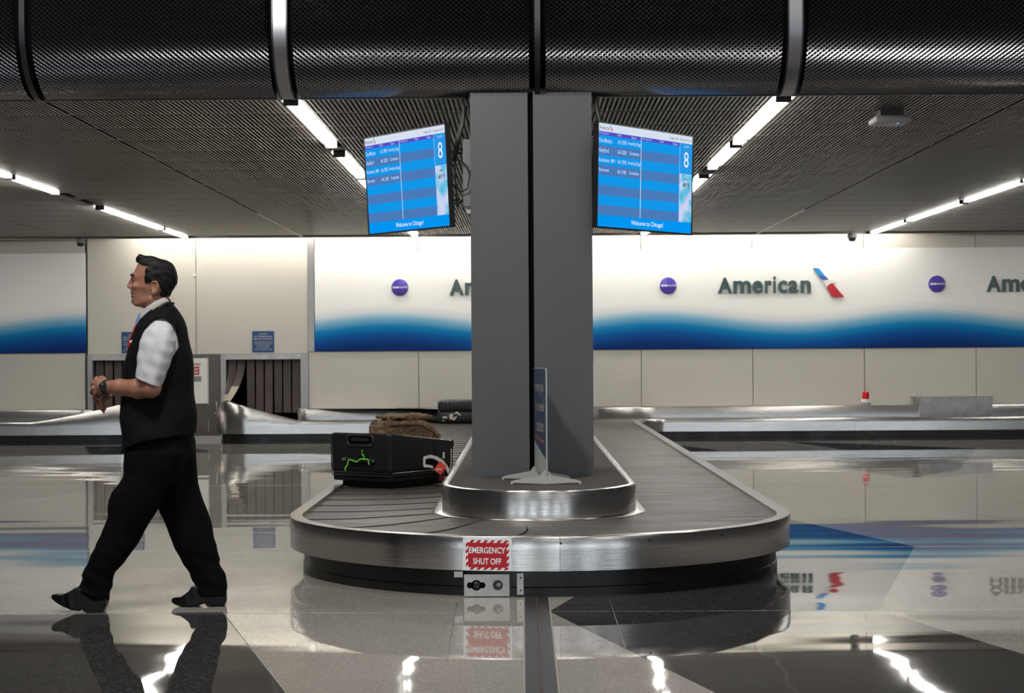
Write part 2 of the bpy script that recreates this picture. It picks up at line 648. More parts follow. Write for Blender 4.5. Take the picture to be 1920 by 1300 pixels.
for k in range(-4, 5):
    if k % 2:
        sweep_band(seam(k) - 0.04, seam(k) + 0.04, 0.05, -0.012, 'strap', M['alu'])
        sweep_band(seam(k) - 0.05, seam(k) - 0.0405, 0.05, -0.018, 'strap_edge', M['alu_dark'])
        sweep_band(seam(k) + 0.0405, seam(k) + 0.05, 0.05, -0.018, 'strap_edge', M['alu_dark'])
    else:
        sweep_band(seam(k) - 0.018, seam(k) + 0.018, 0.05, -0.016, 'joint_cover', M['alu_dark'])
sweep_band(-6.4, 6.6, 0.075, 0.055, 'dark_void_sheet', M['gap_black'])  # black sheet stands in for the unlit void behind the mesh
MB().box(-6.4, 6.6, 11.305, 11.335, CEIL_Z - 0.012, CEIL_Z + 0.05).build('edge_angle', M['alu_dark'], bulk)

# ---- back wall: backing, laminate panels with recessed joints, openings
wall = structure('wall_back')
OP1, OP2, ZO = (-6.36, -5.07), (-4.41, -3.13), 1.255
bk = MB()
bk.box(-16, 16, WALL_Y + 0.05, WALL_Y + 0.12, ZO, 3.45)
for a, b in ((-16, OP1[0]), (OP1[1], OP2[0]), (OP2[1], 16)):
    bk.box(a, b, WALL_Y + 0.05, WALL_Y + 0.12, 0, ZO)
bk.build('backing', M['joint'], wall)
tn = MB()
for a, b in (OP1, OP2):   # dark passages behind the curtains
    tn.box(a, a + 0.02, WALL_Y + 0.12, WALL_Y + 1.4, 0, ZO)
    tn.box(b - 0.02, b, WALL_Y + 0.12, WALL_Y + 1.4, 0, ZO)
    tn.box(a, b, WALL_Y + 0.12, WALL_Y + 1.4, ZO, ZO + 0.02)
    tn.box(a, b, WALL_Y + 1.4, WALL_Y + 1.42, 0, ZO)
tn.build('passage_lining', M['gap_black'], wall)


def wpanel(x0, x1, z0, z1, y=WALL_Y):
    MB().box(x0 + 0.005, x1 - 0.005, y, WALL_Y + 0.05, z0 + 0.004, z1 - 0.004).build('wall_panel', M['panel'], wall)


BZ0, BZ1 = 1.285, 2.744
for k in range(-10, 10):
    x0, x1 = seam(k), seam(k + 1)
    if x1 <= OP1[0] + 0.05:                       # left of the openings
        x1 = min(x1, OP1[0])
        wpanel(x0, x1, 0, BZ0)
        wpanel(x0, x1, BZ1, 3.4)
    elif x0 >= OP2[1] - 0.06:
        x0 = max(x0, OP2[1])
        wpanel(x0, x1, 0, BZ0)
        wpanel(x0 + (0.095 if k == -2 else 0), x1, BZ1, 3.4)
wpanel(OP1[0], seam(-3), ZO, 3.4)
wpanel(seam(-3), OP2[1], ZO, 3.4)
MB().box(OP2[1], OP2[1] + 0.09, WALL_Y - 0.012, WALL_Y + 0.05, BZ0, 3.4).build('corner_trim', M['frame'], wall)
wpanel(OP1[1], OP2[0], 1.245, ZO)
for x0, x1, ph, lab in ((OP2[1] + 0.1, 15.5, 2.2 - 2 * math.pi / 3.91 * 2.35, 'long white banner with a blue wave along its foot, right of the openings'),
                        (-15.5, OP1[0] - 0.02, 2.2 + 0.9 - 2 * math.pi / 3.91 * 2.35, 'white banner with a blue wave at far left, left of the curtained openings')):
    b = MB().box(x0, x1, WALL_Y - 0.022, WALL_Y + 0.002, BZ0 + 0.004, BZ1).build('wall_banner', wave_print('wave_print', ph))
    tag(b, lab, 'banner', 'printed banners on the back wall')

# frames and rubber curtains of the two openings
for oi, (a, b) in enumerate((OP1, OP2)):
    fr = thing('opening_frame', ('steel frame around the curtained opening beside the walking man', 'steel frame around the curtained opening right of the grey door')[oi],
               'frame', ((a + b) / 2, WALL_Y, 0), group='steel frames of the baggage openings')
    MB().box(a, a + 0.075, WALL_Y - 0.02, WALL_Y + 0.14, 0, ZO).build('jamb', M['frame'], fr)
    MB().box(b - 0.115, b, WALL_Y - 0.02, WALL_Y + 0.14, 0, ZO).build('jamb', M['frame'], fr)
    MB().box(a + 0.075, b - 0.115, WALL_Y - 0.018, WALL_Y + 0.14, 1.175, ZO).build('header', M['steel_rough'], fr)
    cu = thing('strip_curtain', ('brown rubber strip curtain in the opening beside the walking man', 'brown rubber strip curtain with two strips pushed aside, right of the grey door')[oi],
               'curtain', ((a + b) / 2, WALL_Y + 0.09, 0.35), group='rubber curtains in the baggage openings')
    xa, xb = a + 0.085, b - 0.125
    ns = 8 if oi else 8
    w = (xb - xa) / ns
    for i in range(ns):
        x = xa + w * i
        push = 0.0
        if oi == 1 and i in (0, 1):
            push = (0.10, 0.30)[i]
        v, f = [], []
        N = 14
        for j in range(N + 1):
            t = j / N
            z = 1.172 - t * 0.78
            dx = -push * t ** 2.0
            dy = -0.03 * math.sin(i * 2.1) * t - (0.32 * t ** 2 if push else 0)
            tw = 0.9 * t * (1 if push else 0)
            hw = (w * 0.83) / 2
            cx_ = x + w / 2 + dx
            for yy in (0.0, 0.006):
                v += [(cx_ - hw * math.cos(tw), WALL_Y + 0.09 + dy + yy - hw * math.sin(tw), z), (cx_ + hw * math.cos(tw), WALL_Y + 0.09 + dy + yy + hw * math.sin(tw), z)]
        for j in range(N):
            p, q = 4 * j, 4 * j + 4
            f += [(p, p + 1, q + 1, q), (p + 2, q + 2, q + 3, p + 3), (p, q, q + 2, p + 2), (p + 1, p + 3, q + 3, q + 1)]
        obj('strip', v, f, M['curtain'], cu, True, auto=40)
        if push:
            # the lighter underside turned out where the strip folds
            J0 = (9, 7)[i]
            vv, sel = [], []
            for j in range(J0, N + 1):
                for e in (0, 1):
                    px, py, pz = v[4 * j + e]
                    vv.append((px, py - 0.004, pz))
            sel = [(2 * j, 2 * j + 1, 2 * j + 3, 2 * j + 2) for j in range(N - J0)]
            o = obj('strip_underside', vv, sel, M['curtain_light'], cu, True)
            o['label'] = 'pale underside of a pushed strip'

# brown-grey door panel between the openings, with a white notice
dr = structure('door_1', ((OP1[1] + OP2[0]) / 2, WALL_Y, 0))
MB().box(OP1[1] + 0.005, OP2[0] - 0.005, WALL_Y, WALL_Y + 0.05, 0.06, 1.245).build('door_leaf', M['door'], dr)
MB().box(OP1[1] + 0.005, OP2[0] - 0.005, WALL_Y - 0.015, WALL_Y + 0.05, 0.0, 0.06).build('kick_strip', M['frame'], dr)
MB().box(OP2[0] - 0.19, OP2[0] - 0.182, WALL_Y - 0.004, WALL_Y + 0.002, 0.12, 0.30).build('latch_line', M['frame'], dr)
nb = thing('notice_board', 'white notice board with red lettering on the brown-grey door', 'notice', (-4.77, WALL_Y, 0.87))
MB().box(-4.94, -4.60, WALL_Y - 0.02, WALL_Y - 0.001, 0.535, 1.197).build('board', M['white_paint'], nb)
MB().box(-4.955, -4.94, WALL_Y - 0.024, WALL_Y, 0.52, 1.21).build('board_edge', M['frame'], nb)
MB().box(-4.60, -4.585, WALL_Y - 0.024, WALL_Y, 0.52, 1.21).build('board_edge', M['frame'], nb)
wf = lambda y: (lambda u, v, d: (u, y - d, v))
text('lettering', 'NO\nTRESPASSING', M['red'], nb, (-4.86, -4.70, 1.095, 1.165), wf(WALL_Y - 0.0215), 0.02, 0.001)
MB().box(-4.845, -4.725, WALL_Y - 0.023, WALL_Y - 0.02, 0.955, 1.075).build('red_label', M['red'], nb)
text('lettering', 'STOP\nAREA', M['sign_white'], nb, (-4.835, -4.735, 0.975, 1.055), wf(WALL_Y - 0.0245), 0.02, 0.001)
MB().box(-4.855, -4.695, WALL_Y - 0.023, WALL_Y - 0.02, 0.855, 0.935).build('grey_label', M['grey_box'], nb)

# blue notices above the openings
for i, xc in enumerate((-5.70, -3.79)):
    bn = thing('blue_notice', ('small blue notice half hidden by the walking man', 'small blue notice above the opening right of the grey door')[i], 'notice', (xc, WALL_Y, 1.43), group='blue notices over the openings')
    MB().box(xc - 0.16, xc + 0.16, WALL_Y - 0.008, WALL_Y - 0.0005, 1.277, 1.588).build('plate', M['blue_sign'], bn)
    for s_, w_, z_, h_ in (('NOTICE', 0.11, 1.545, 0.020), ('NO TRESPASSING', 0.26, 1.508, 0.020), ('RESTRICTED AREA', 0.27, 1.473, 0.020),
                           ('THIS IS A RESTRICTED AREA FOR', 0.27, 1.430, 0.013), ('AUTHORIZED PERSONNEL ONLY', 0.27, 1.402, 0.013),
                           ('GENERAL PUBLIC', 0.20, 1.375, 0.013), ('ENTRY PROHIBITED', 0.20, 1.346, 0.013), ('CITY OF CHICAGO CODE', 0.27, 1.318, 0.015)):
        text('lettering', s_, M['cream'], bn, (xc - w_ / 2, xc + w_ / 2, z_ - h_ / 2, z_ + h_ / 2), wf(WALL_Y - 0.0085), 0.01, 0.0006)
sn = MB().lathe([(0.0, 0.0), (0.024, 0.0), (0.024, -0.012), (0.014, -0.022), (0.0, -0.024)], (-4.79, WALL_Y, 2.405), 'Y', 14).build('wall_sensor', M['white_paint'], None, True)
tag(sn, 'tiny white button sensor on the wall panel behind the man', 'sensor')

# airline lettering, tail symbol and round signs, repeated along the banner
FY = WALL_Y - 0.024
for i in range(-1, 4):
    dx = 3.91 * (i - 0)
    xt = 2.85 + dx
    place = {-1: 'half hidden behind the grey column', 0: 'right of the grey column', 1: 'cut by the right edge of the photo', 2: 'out of view on the right', 3: 'far out of view on the right'}[i]
    if i > 1:
        break
    sg = thing('airline_sign', 'dark raised lettering with tail symbol, ' + place, 'sign', (xt, FY, 2.1), group='lettering on the banner')
    # letter cells (u0, u1) measured along the word
    xs = [(0.0, 0.128, 'A'), (0.140, 0.300, 'm'), (0.312, 0.408, 'e'), (0.427, 0.488, 'r'), (0.504, 0.526, 'i'), (0.547, 0.630, 'c'), (0.641, 0.732, 'a'), (0.754, 0.845, 'n')]
    L = 1.352 / 0.845
    for u0, u1, ch in xs:
        h = {'A': 0.232, 'i': 0.248}.get(ch, 0.185)
        text('letter', ch, M['letter'], sg, (xt + u0 * L, xt + u1 * L, 2.092 - (0.003 if ch in 'eca' else 0), 2.092 + h), (lambda u, v, d: (u, FY - 0.012 - d * 0.02, v)), 0.028, 0.6)
    ox, oz = xt - 1346 / 128.5, 2.092 + 549.8 / 128.5
    P = lambda a, b: (ox + a / 128.5, oz - b / 128.5)
    for nm, key, dep, poly in (
        ('tail_top', 'sym_blue', 0.03, [(1525, 503.3), (1533, 503.3), (1536, 505), (1540.5, 511), (1545, 517.3), (1534.5, 517.3)]),
        ('tail_top_shade', 'sym_navy', 0.03, [(1534.5, 517.3), (1545, 517.3), (1552.6, 524.7), (1541, 524.7), (1538, 522.5)]),
        ('tail_middle', 'sym_grey', 0.026, [(1542.5, 527), (1552, 525), (1562, 526), (1567, 530), (1567, 533), (1561, 531.5), (1555, 532.5), (1550.5, 537), (1549.5, 540.5)]),
        ('tail_bottom', 'red', 0.03, [(1550, 541), (1551.5, 536.5), (1555, 533.6), (1560, 532.4), (1569, 543), (1581, 557.6), (1565, 557.6), (1560.5, 557), (1557, 553.5)])):
        MB().prism([P(a, b) for a, b in poly], 0.0, dep, lambda u, v, d: (u, FY - d, v)).build(nm, M[key], sg)
    bx = (1253 - 980) / 128.5 + dx
    rb = thing('round_sign', 'round violet-blue disc sign with white lettering, ' + {-1: 'left of the grey column', 0: 'just right of the grey column', 1: 'near the right edge of the photo'}[i], 'sign', (bx, FY, 2.21), group='round discs on the banner')
    MB().lathe([(0.0, 0.0), (0.122, 0.0), (0.122, -0.018), (0.112, -0.030), (0.07, -0.040), (0.0, -0.044)], (bx, FY, 2.212), 'Y', 32).build('disc', M['ball'], rb, True)
    dome = lambda u, v, d, bx=bx: (u, FY - 0.047 + 0.33 * ((u - bx) ** 2) * 1.0 - d, v)
    text('lettering', 'one', M['print_white'], rb, (bx - 0.105, bx - 0.012, 2.197, 2.226), dome, 0.03, 0.001)
    text('lettering', 'world', M['print_white'], rb, (bx - 0.006, bx + 0.108, 2.197, 2.234), dome, 0.0, 0.001)

# dome cameras under the ceiling edge
for i, (x, lab) in enumerate(((-6.30, 'small dome camera at the wall joint left of the man'), (4.70, 'small dome camera above the banner right of the column'))):
    dc = thing('dome_camera', lab, 'camera', (x, 24.7, CEIL_Z - 0.1), group='dome cameras at the ceiling edge')
    MB().lathe([(0.0, 0.0), (0.055, 0.0), (0.068, -0.02), (0.068, -0.06), (0.058, -0.07)], (x, 24.7, CEIL_Z - 0.005), 'Z', 20).build('housing', M['grey_box'], dc, True)
    MB().lathe([(0.055, 0.0), (0.052, -0.025), (0.036, -0.045), (0.0, -0.053)], (x, 24.7, CEIL_Z - 0.075), 'Z', 20).build('dome', M['black_plastic'], dc, True)

# side walls and the hall in front of the photographer
for nm, b in (('wall_left', (-16.1, -16, -10, 27, -0.1, 5.4)), ('wall_right', (16, 16.1, -10, 27, -0.1, 5.4))):
    o = MB().box(*b).build(nm, M['wall_hall'])
    o['kind'] = 'structure'
wfr = structure('wall_front', (0, -10, 0))
MB().box(-16, 16, -10.2, -10, -0.1, 5.4).build('front_wall', M['dark_wall'], wfr)
for i in range(6):  # unseen bright windows, added to give the curved steel its light bands
    x = -12.5 + i * 5
    w_ = structure('window_%d' % (i + 1), (x, -9.97, 0.1))
    MB().box(x - 0.9, x + 0.9, -9.99, -9.97, 0.15, 3.0).build('pane', M['added_glow'], w_)
    for a, b, c, d in ((x - 0.98, x - 0.9, 0, 3.08), (x + 0.9, x + 0.98, 0, 3.08), (x - 0.03, x + 0.03, 0, 3.08), (x - 0.98, x + 0.98, 3.0, 3.08), (x - 0.98, x + 0.98, 0.08, 0.15)):
        MB().box(a, b, -10, -9.92, c, d).build('window_frame', M['alu_dark'], w_)

# ---- fluorescent tubes in the ceiling slots
def fixture(k, y0, y1, label):
    x = seam(k)
    t = thing('strip_light', label, 'light', (x, (y0 + y1) / 2, CEIL_Z + 0.03), group='fluorescent strips in the ceiling slots')
    MB().box(x - 0.048, x + 0.048, y0, y1, CEIL_Z + 0.022, CEIL_Z + 0.06).build('housing', M['white_paint'], t)
    for s in (-1, 1):
        for h, g in ((0, 0.0),) if y1 - y0 < 1.6 else ((0, 0.0),):
            MB().cyl((x + s * 0.026, y0 + 0.04, CEIL_Z - 0.006), (x + s * 0.026, y1 - 0.04, CEIL_Z - 0.006), 0.0165, n=10).build('tube', M['tube'], t)
    for y in (y0, y1 - 0.03):
        MB().box(x - 0.05, x + 0.05, y, y + 0.03, CEIL_Z - 0.035, CEIL_Z + 0.03).build('lamp_holder', M['black_plastic'], t)


fixture(-1, 11.42, 13.85, 'bright twin strip light nearest the mesh bulkhead, left of the column')
fixture(-1, 14.45, 16.3, 'twin strip light partly behind the left screen')
fixture(-1, 16.36, 18.8, 'strip light hidden behind the left screen')
fixture(-1, 19.0, 21.4, 'strip light far behind the left screen')
fixture(-1, 22.0, 24.6, 'strip light seen just below the left screen')
fixture(1, 11.42, 13.82, 'bright twin strip light nearest the mesh bulkhead, right of the column')
fixture(1, 13.98, 15.7, 'short twin strip light above the right screen corner')
fixture(1, 16.45, 18.8, 'strip light entering behind the right screen')
fixture(1, 19.0, 21.4, 'strip light hidden behind the right screen')
fixture(1, 22.0, 24.6, 'strip light seen just below the right screen')
fixture(-3, 13.2, 16.05, 'strip light at the left edge of the photo, nearest of its row')
fixture(-3, 16.12, 17.7, 'short strip light near the left edge, above the man')
fixture(-3, 19.55, 22.85, 'long strip light above and left of the man')
fixture(-3, 22.92, 24.5, 'strip light ending at the wall above the man')
fixture(3, 14.5, 17.1, 'strip light at the right edge of the photo, nearest of its row')
fixture(3, 17.15, 19.4, 'strip light second from the right edge')
fixture(3, 19.55, 22.3, 'strip light above the right round sign')
fixture(3, 22.4, 24.6, 'strip light ending at the wall by the dome camera')
fixture(5, 18.0, 24.0, 'strip light beyond the right edge of the photo')
fixture(-5, 18.0, 24.0, 'strip light beyond the left edge of the photo')
for i in range(7):
    x = -4.95 + i * 1.62
    place = ('first', 'second', 'third', 'fourth', 'fifth', 'sixth', 'seventh')[i]
    t = thing('cove_light', 'strip light hidden in the cove above the wall, %s from the left' % place, 'light', (x, 25.0, CEIL_Z + 0.2), group='strip lights in the wall cove')
    MB().box(x - 0.78, x + 0.78, 24.90, 24.98, CEIL_Z + 0.19, CEIL_Z + 0.22).build('housing', M['white_paint'], t)
    MB().cyl((x - 0.76, 24.94, CEIL_Z + 0.165), (x + 0.76, 24.94, CEIL_Z + 0.165), 0.0165, n=10).build('tube', M['cove'], t)

# wireless access point under the ceiling
ap = thing('access_point', 'white rounded box with a blue light hanging under the ceiling at right', 'access point', (2.57, 12.1, CEIL_Z))
rbox('shell', (0.255, 0.255, 0.05), (0, 0, -0.075), 0.022, mat('access_point_plastic', rgb(158, 158, 162), 0.5), ap)
MB().box(-0.08, 0.08, -0.08, 0.08, -0.05, -0.005).build('bracket', M['black_plastic'], ap, local=True)
MB().cyl((0.045, -0.05, -0.1005), (0.045, -0.05, -0.0995), 0.008).build('status_light', emission('led_blue', (0.1, 0.25, 1, 1), 6), ap, local=True)

# ================================================================== BAGGAGE CAROUSEL
RAIL_Z, PLATE_Z, RIM_Z, GY, OY = 0.315, 0.285, 0.460, 24.957, 24.08


def circ(c, r, a0, a1, n):
    return [(c[0] + r * math.cos(R(a0 + (a1 - a0) * i / n)), c[1] + r * math.sin(R(a0 + (a1 - a0) * i / n))) for i in range(n + 1)]


def line(a, b, n):
    return [(a[0] + (b[0] - a[0]) * i / n, a[1] + (b[1] - a[1]) * i / n) for i in range(n + 1)]


def join(segs):
    out = []
    for s_ in segs:
        out += s_ if not out else s_[1:]
    return out


class Path:
    def __init__(s, pts):
        s.p = np.array(pts, float)
        d = np.linalg.norm(np.diff(s.p, axis=0), axis=1)
        s.s = np.concatenate([[0], np.cumsum(d)])
        s.L = s.s[-1]

    def at(s, t):
        return (float(np.interp(t, s.s, s.p[:, 0])), float(np.interp(t, s.s, s.p[:, 1])))

    def nrm(s, t):
        a, b = s.at(max(0, t - 0.02)), s.at(min(s.L, t + 0.02))
        dx, dy = b[0] - a[0], b[1] - a[1]
        l = math.hypot(dx, dy)
        return (dy / l, -dx / l)          # to the right of travel = floor side


def sweep(path, s0, s1, prof, name, m, parent, step=0.09, close=False, prof_fn=None, smooth=True):
    n = max(1, int(math.ceil((s1 - s0) / step)))
    ts = [s0 + (s1 - s0) * i / n for i in range(n + 1)]
    v, f = [], []
    for t in ts:
        p, q = path.at(t), path.nrm(t)
        pr = prof_fn(t) if prof_fn else prof
        for o_, z in pr:
            v.append((p[0] + q[0] * o_, p[1] + q[1] * o_, z))
    k = len(prof if prof else prof_fn(s0))
    for i in range(n):
        for j in range(k if close else k - 1):
            a, b = i * k + j, i * k + (j + 1) % k
            f.append((a, a + k, b + k, b))
    if close:
        f += [tuple(range(k)), tuple(range(n * k, n * k + k))[::-1]]
    return obj(name, v, f, m, parent, smooth, auto=30)


N1 = 40
S_out = [line((-4.35, 25.4), (-4.35, 24.58), 6), circ((-3.85, 24.58), 0.5, 180, 270, 10), line((-3.85, 24.08), (-1.822, 24.08), 10),
         circ((-1.822, 23.63), 0.45, 90, 0, 14), line((-1.372, 23.63), (-1.372, 10.275), 60), circ((0.093, 10.275), 1.465, 180, 360, 72),
         line((1.558, 10.275), (1.558, 23.63), 60), circ((2.008, 23.63), 0.45, 180, 90, 14), line((2.008, 24.08), (13.0, 24.08), 40)]
S_in = [line((-3.28, 25.4), (-3.28, 25.09), 6), circ((-3.147, 25.09), 0.133, 180, 270, 10), line((-3.147, 24.957), (-1.822, 24.957), 10),
        circ((-1.822, 23.63), 1.327, 90, 0, 14), line((-0.495, 23.63), (-0.495, 10.55), 60), circ((0.093, 10.55), 0.588, 180, 360, 72),
        line((0.681, 10.55), (0.681, 23.63), 60), circ((2.008, 23.63), 1.327, 180, 90, 14), line((2.008, 24.957), (13.0, 24.957), 40)]
outer, inner = Path(join(S_out)), Path(join(S_in))
seg_end = np.cumsum([sum(math.dist(a, b) for a, b in zip(q, q[1:])) for q in S_out])


def rail_prof(z1):
    zs = 0.14 + (0.315 - 0.14) * 0.60
    return [(-0.02, 0.137), (0.0, 0.140), (0.0, zs - 0.0012), (-0.004, zs - 0.0008), (-0.004, zs + 0.0008), (0.003, zs + 0.0012), (0.003, z1 - 0.006), (0.0, z1),
            (-0.071, z1), (-0.075, z1 - 0.004), (-0.075, 0.27)]


def steel_rail(path, cuts, parent, zfun, inset=-0.08):
    for a, b in zip(cuts, cuts[1:]):
        sweep(path, a + 0.0012, b - 0.0012, None, 'rail_panel', M['steel'], parent, 0.06, prof_fn=lambda t: rail_prof(zfun(t)))
    sweep(path, cuts[0], cuts[-1], [(-0.01, 0.150), (inset, 0.150)], 'rail_underside', M['base_black'], parent, 0.12)
    for a, b in zip(cuts[::1], cuts[1::1]):
        sweep(path, a, b, [(inset, 0.152), (inset, 0.05), (inset + 0.006, 0.045), (inset + 0.006, 0.0)], 'kick_skirt', M['base_black'], parent, 0.1)
    pts = [path.at(t) for t in np.arange(cuts[0] + 0.3, cuts[-1], 0.43)]
    sc = MB()
    for t in np.arange(cuts[0] + 0.3, cuts[-1], 0.47):
        p, q = path.at(t), path.nrm(t)
        z = 0.282
        sc.cyl((p[0] + q[0] * 0.002, p[1] + q[1] * 0.002, z), (p[0] + q[0] * 0.0045, p[1] + q[1] * 0.0045, z), 0.006, n=8)
    sc.build('rail_screws', M['alu_dark'], parent)['kind'] = 'stuff'


car = thing('baggage_carousel', 'steel baggage carousel with brown rubber belt plates looping around the grey column', 'carousel', (0.093, 10.275, 0))


def zmain(t):
    if t < seg_end[1] - 0.25:
        return 0.585
    a, b = seg_end[1] - 0.25, seg_end[1] + 0.75
    return 0.585 + (0.315 - 0.585) * min(1, max(0, (t - a) / (b - a)))


half = (seg_end[4] + seg_end[5]) / 2
cuts = [0.05, seg_end[1] - 0.3, seg_end[1] + 0.76, seg_end[2] - 0.1, seg_end[3] + 0.3]
cuts += [seg_end[3] + 0.3 + (seg_end[4] - seg_end[3] - 0.3) * i / 5 for i in range(1, 6)]
cuts += [half + 0.09]
cuts += [seg_end[5] + (seg_end[6] - seg_end[5]) * i / 5 for i in range(0, 6)]
cuts += [seg_end[7] + 0.25, seg_end[7] + 2.6, seg_end[7] + 5.0, seg_end[7] + 7.5, outer.L]
steel_rail(outer, cuts, car, zmain)

# belt plates: one crescent plate after another, with a bowed seam
oi = np.array(join(S_out))
ii = np.array(join(S_in))
mid = 0.5 * (oi + ii)
ms = np.concatenate([[0], np.cumsum(np.linalg.norm(np.diff(mid, axis=0), axis=1))])
LT = ms[-1]


def band(s_, t, oi, ii, ms):
    """point across the belt: t=0 at the rail, t=1 at the island"""
    s_ = min(max(s_, 0), ms[-1])
    o_ = Vector((np.interp(s_, ms, oi[:, 0]), np.interp(s_, ms, oi[:, 1]), 0))
    i_ = Vector((np.interp(s_, ms, ii[:, 0]), np.interp(s_, ms, ii[:, 1]), 0))
    d = i_ - o_
    l = d.length
    return o_ + d * ((0.068 + t * (l - 0.070)) / l)


def belt(oi, ii, ms, parent, s0, s1, pitch, bow):
    n = int((s1 - s0) / pitch)
    for i in range(n):
        a, b = s0 + i * pitch, s0 + (i + 1) * pitch - 0.007
        v, f = [], []
        NT_, NS = 10, 4
        for r in range(NS + 1):
            sv = a + (b - a) * r / NS
            for c in range(NT_ + 1):
                t = c / NT_
                p = band(sv + bow * (4 * t * (1 - t)), t, oi, ii, ms)
                v.append((p.x, p.y, PLATE_Z + 0.005 * r / NS))
        for r in range(NS):
            for c in range(NT_):
                p = r * (NT_ + 1) + c
                f.append((p, p + 1, p + NT_ + 2, p + NT_ + 1))
        k = len(v)
        for r in (0, NS):
            for c in range(NT_ + 1):
                q = v[r * (NT_ + 1) + c]
                v.append((q[0], q[1], q[2] - 0.012))
        for e, r in enumerate((0, NS)):
            for c in range(NT_):
                p, q = r * (NT_ + 1) + c, k + e * (NT_ + 1) + c
                f.append((p, p + 1, q + 1, q) if e else (p + 1, p, q, q + 1))
        obj('belt_plate', v, f, M['rubber'], parent, True, auto=20)
    # dark carrier under the plates
    v, f = [], []
    ts = np.linspace(s0 - 0.1, s1 + 0.1, 160)
    for s_ in ts:
        for t in (0, 1):
            p = band(s_, t, oi, ii, ms)
            v.append((p.x, p.y, PLATE_Z - 0.012))
    f = [(2 * i, 2 * i + 1, 2 * i + 3, 2 * i + 2) for i in range(len(ts) - 1)]
    obj('belt_carrier', v, f, M['gap_black'], parent)


belt(oi, ii, ms, car, 0.3, LT - 0.5, 0.43, 0.10)

# island: steel wall with rolled rim, flange at the belt, carpeted top
icuts = list(np.linspace(0.02, inner.L, 9))
seg_in = np.cumsum([sum(math.dist(a, b) for a, b in zip(q, q[1:])) for q in S_in])
icuts = [0.02, seg_in[1] + 0.4, seg_in[3], seg_in[3] + 6.5, seg_in[4], seg_in[5], seg_in[5] + 6.5, seg_in[6], seg_in[7] + 0.3, seg_in[7] + 2.75, seg_in[7] + 4.62, seg_in[7] + 5.7, inner.L]
for a, b in zip(icuts, icuts[1:]):
    sweep(inner, a + 0.001, b - 0.001, [(0.0, 0.262), (0.0, RIM_Z - 0.012), (-0.003, RIM_Z - 0.004), (-0.010, RIM_Z), (-0.040, RIM_Z), (-0.045, RIM_Z - 0.006)],
          'island_wall', M['steel'], car, 0.05)
sweep(inner, seg_in[3] + 8, seg_in[5] + 5.0, [(0.0, PLATE_Z + 0.012), (0.050, PLATE_Z + 0.009), (0.057, PLATE_Z + 0.006), (0.057, PLATE_Z - 0.004)], 'island_flange', M['steel'], car, 0.06)
top = []
for t in np.linspace(0.05, inner.L, 240):
    p, q = inner.at(t), inner.nrm(t)
    top.append((p[0] - q[0] * 0.042, p[1] - q[1] * 0.042))
bm = bmesh.new()
poly = top + [(13.0, 25.295), (-3.2, 25.295)]
fv = [bm.verts.new((x, y, RIM_Z - 0.006)) for x, y in poly]
bm.verts.index_update()
fc = bm.faces.new(fv)
bmesh.ops.triangulate(bm, faces=[fc])
obj('island_top', [v_.co for v_ in bm.verts], [[v_.index for v_ in f_.verts] for f_ in bm.faces], M['carpet'], car)
bm.free()
# steel ledge covering the rear guard's top, between belt and wall
MB().box(1.9, 13, 24.99, 25.296, RIM_Z - 0.006, RIM_Z - 0.001).build('wall_ledge', M['steel_rough'], car)
MB().box(-3.1, -1.85, 24.99, 25.296, RIM_Z - 0.006, RIM_Z - 0.001).build('wall_ledge', M['steel_rough'], car)

# EMERGENCY SHUT OFF sticker wrapped on the front rail
RC, RR = (0.093, 10.275), 1.4685


def on_rail(u, v, d):
    """u metres along the front rail (0 at its foremost point), v height, d out of the surface"""
    a = u / RR
    return (RC[0] + (RR + d) * math.sin(a), RC[1] - (RR + d) * math.cos(a), v)


def curved_rect(u0, u1, v0, v1, d, n=10):
    v, f = [], []
    for i in range(n + 1):
        u = u0 + (u1 - u0) * i / n
        v += [on_rail(u, v0, d), on_rail(u, v1, d)]
    f = [(2 * i, 2 * i + 2, 2 * i + 3, 2 * i + 1) for i in range(n)]
    return v, f


UC, UW = -0.283, 0.127
v_, f_ = curved_rect(UC - UW, UC + UW, 0.143, 0.309, 0.0009)
stk = obj('emergency_sticker', v_, f_, M['sign_white'], car)
stk['label'] = 'red and white emergency shut off sticker'
rd = MB()
rd.add(*curved_rect(UC - 0.099, UC + 0.102, 0.158, 0.284, 0.0014))
obj('red_field', rd.v, rd.f, M['red'], stk)
st = MB()   # slanted red hazard bars around the field
for i in range(6):
    u = UC - 0.094 + i * 0.0355
    for z0, z1 in ((0.284, 0.298), (0.146, 0.158)):
        st.add([on_rail(u, z0, 0.0014), on_rail(u + 0.018, z0, 0.0014), on_rail(u + 0.031, z1, 0.0014), on_rail(u + 0.013, z1, 0.0014)], [(0, 1, 2, 3)])
for i in range(4):
    z = 0.160 + i * 0.033
    for u0, u1 in ((UC - 0.112, UC - 0.099), (UC + 0.102, UC + 0.114)):
        st.add([on_rail(u0, z, 0.0014), on_rail(u1, z + 0.012, 0.0014), on_rail(u1, z + 0.029, 0.0014), on_rail(u0, z + 0.017, 0.0014)], [(0, 1, 2, 3)])
obj('hazard_bars', st.v, st.f, M['red'], stk)
rf = lambda u, v, d: on_rail(u, v, 0.0019 + d * 0.5)
text('lettering', 'EMERGENCY', M['sign_white'], stk, (UC - 0.094, UC + 0.096, 0.230, 0.262), rf, 0.022, 0.0005)
text('lettering', 'SHUT OFF', M['sign_white'], stk, (UC - 0.073, UC + 0.074, 0.174, 0.206), rf, 0.022, 0.0005)
v_, f_ = curved_rect(UC - UW, UC + UW, 0.2442, 0.2454, 0.0016)
obj('sticker_crease', v_, f_, M['joint_edge'], stk)

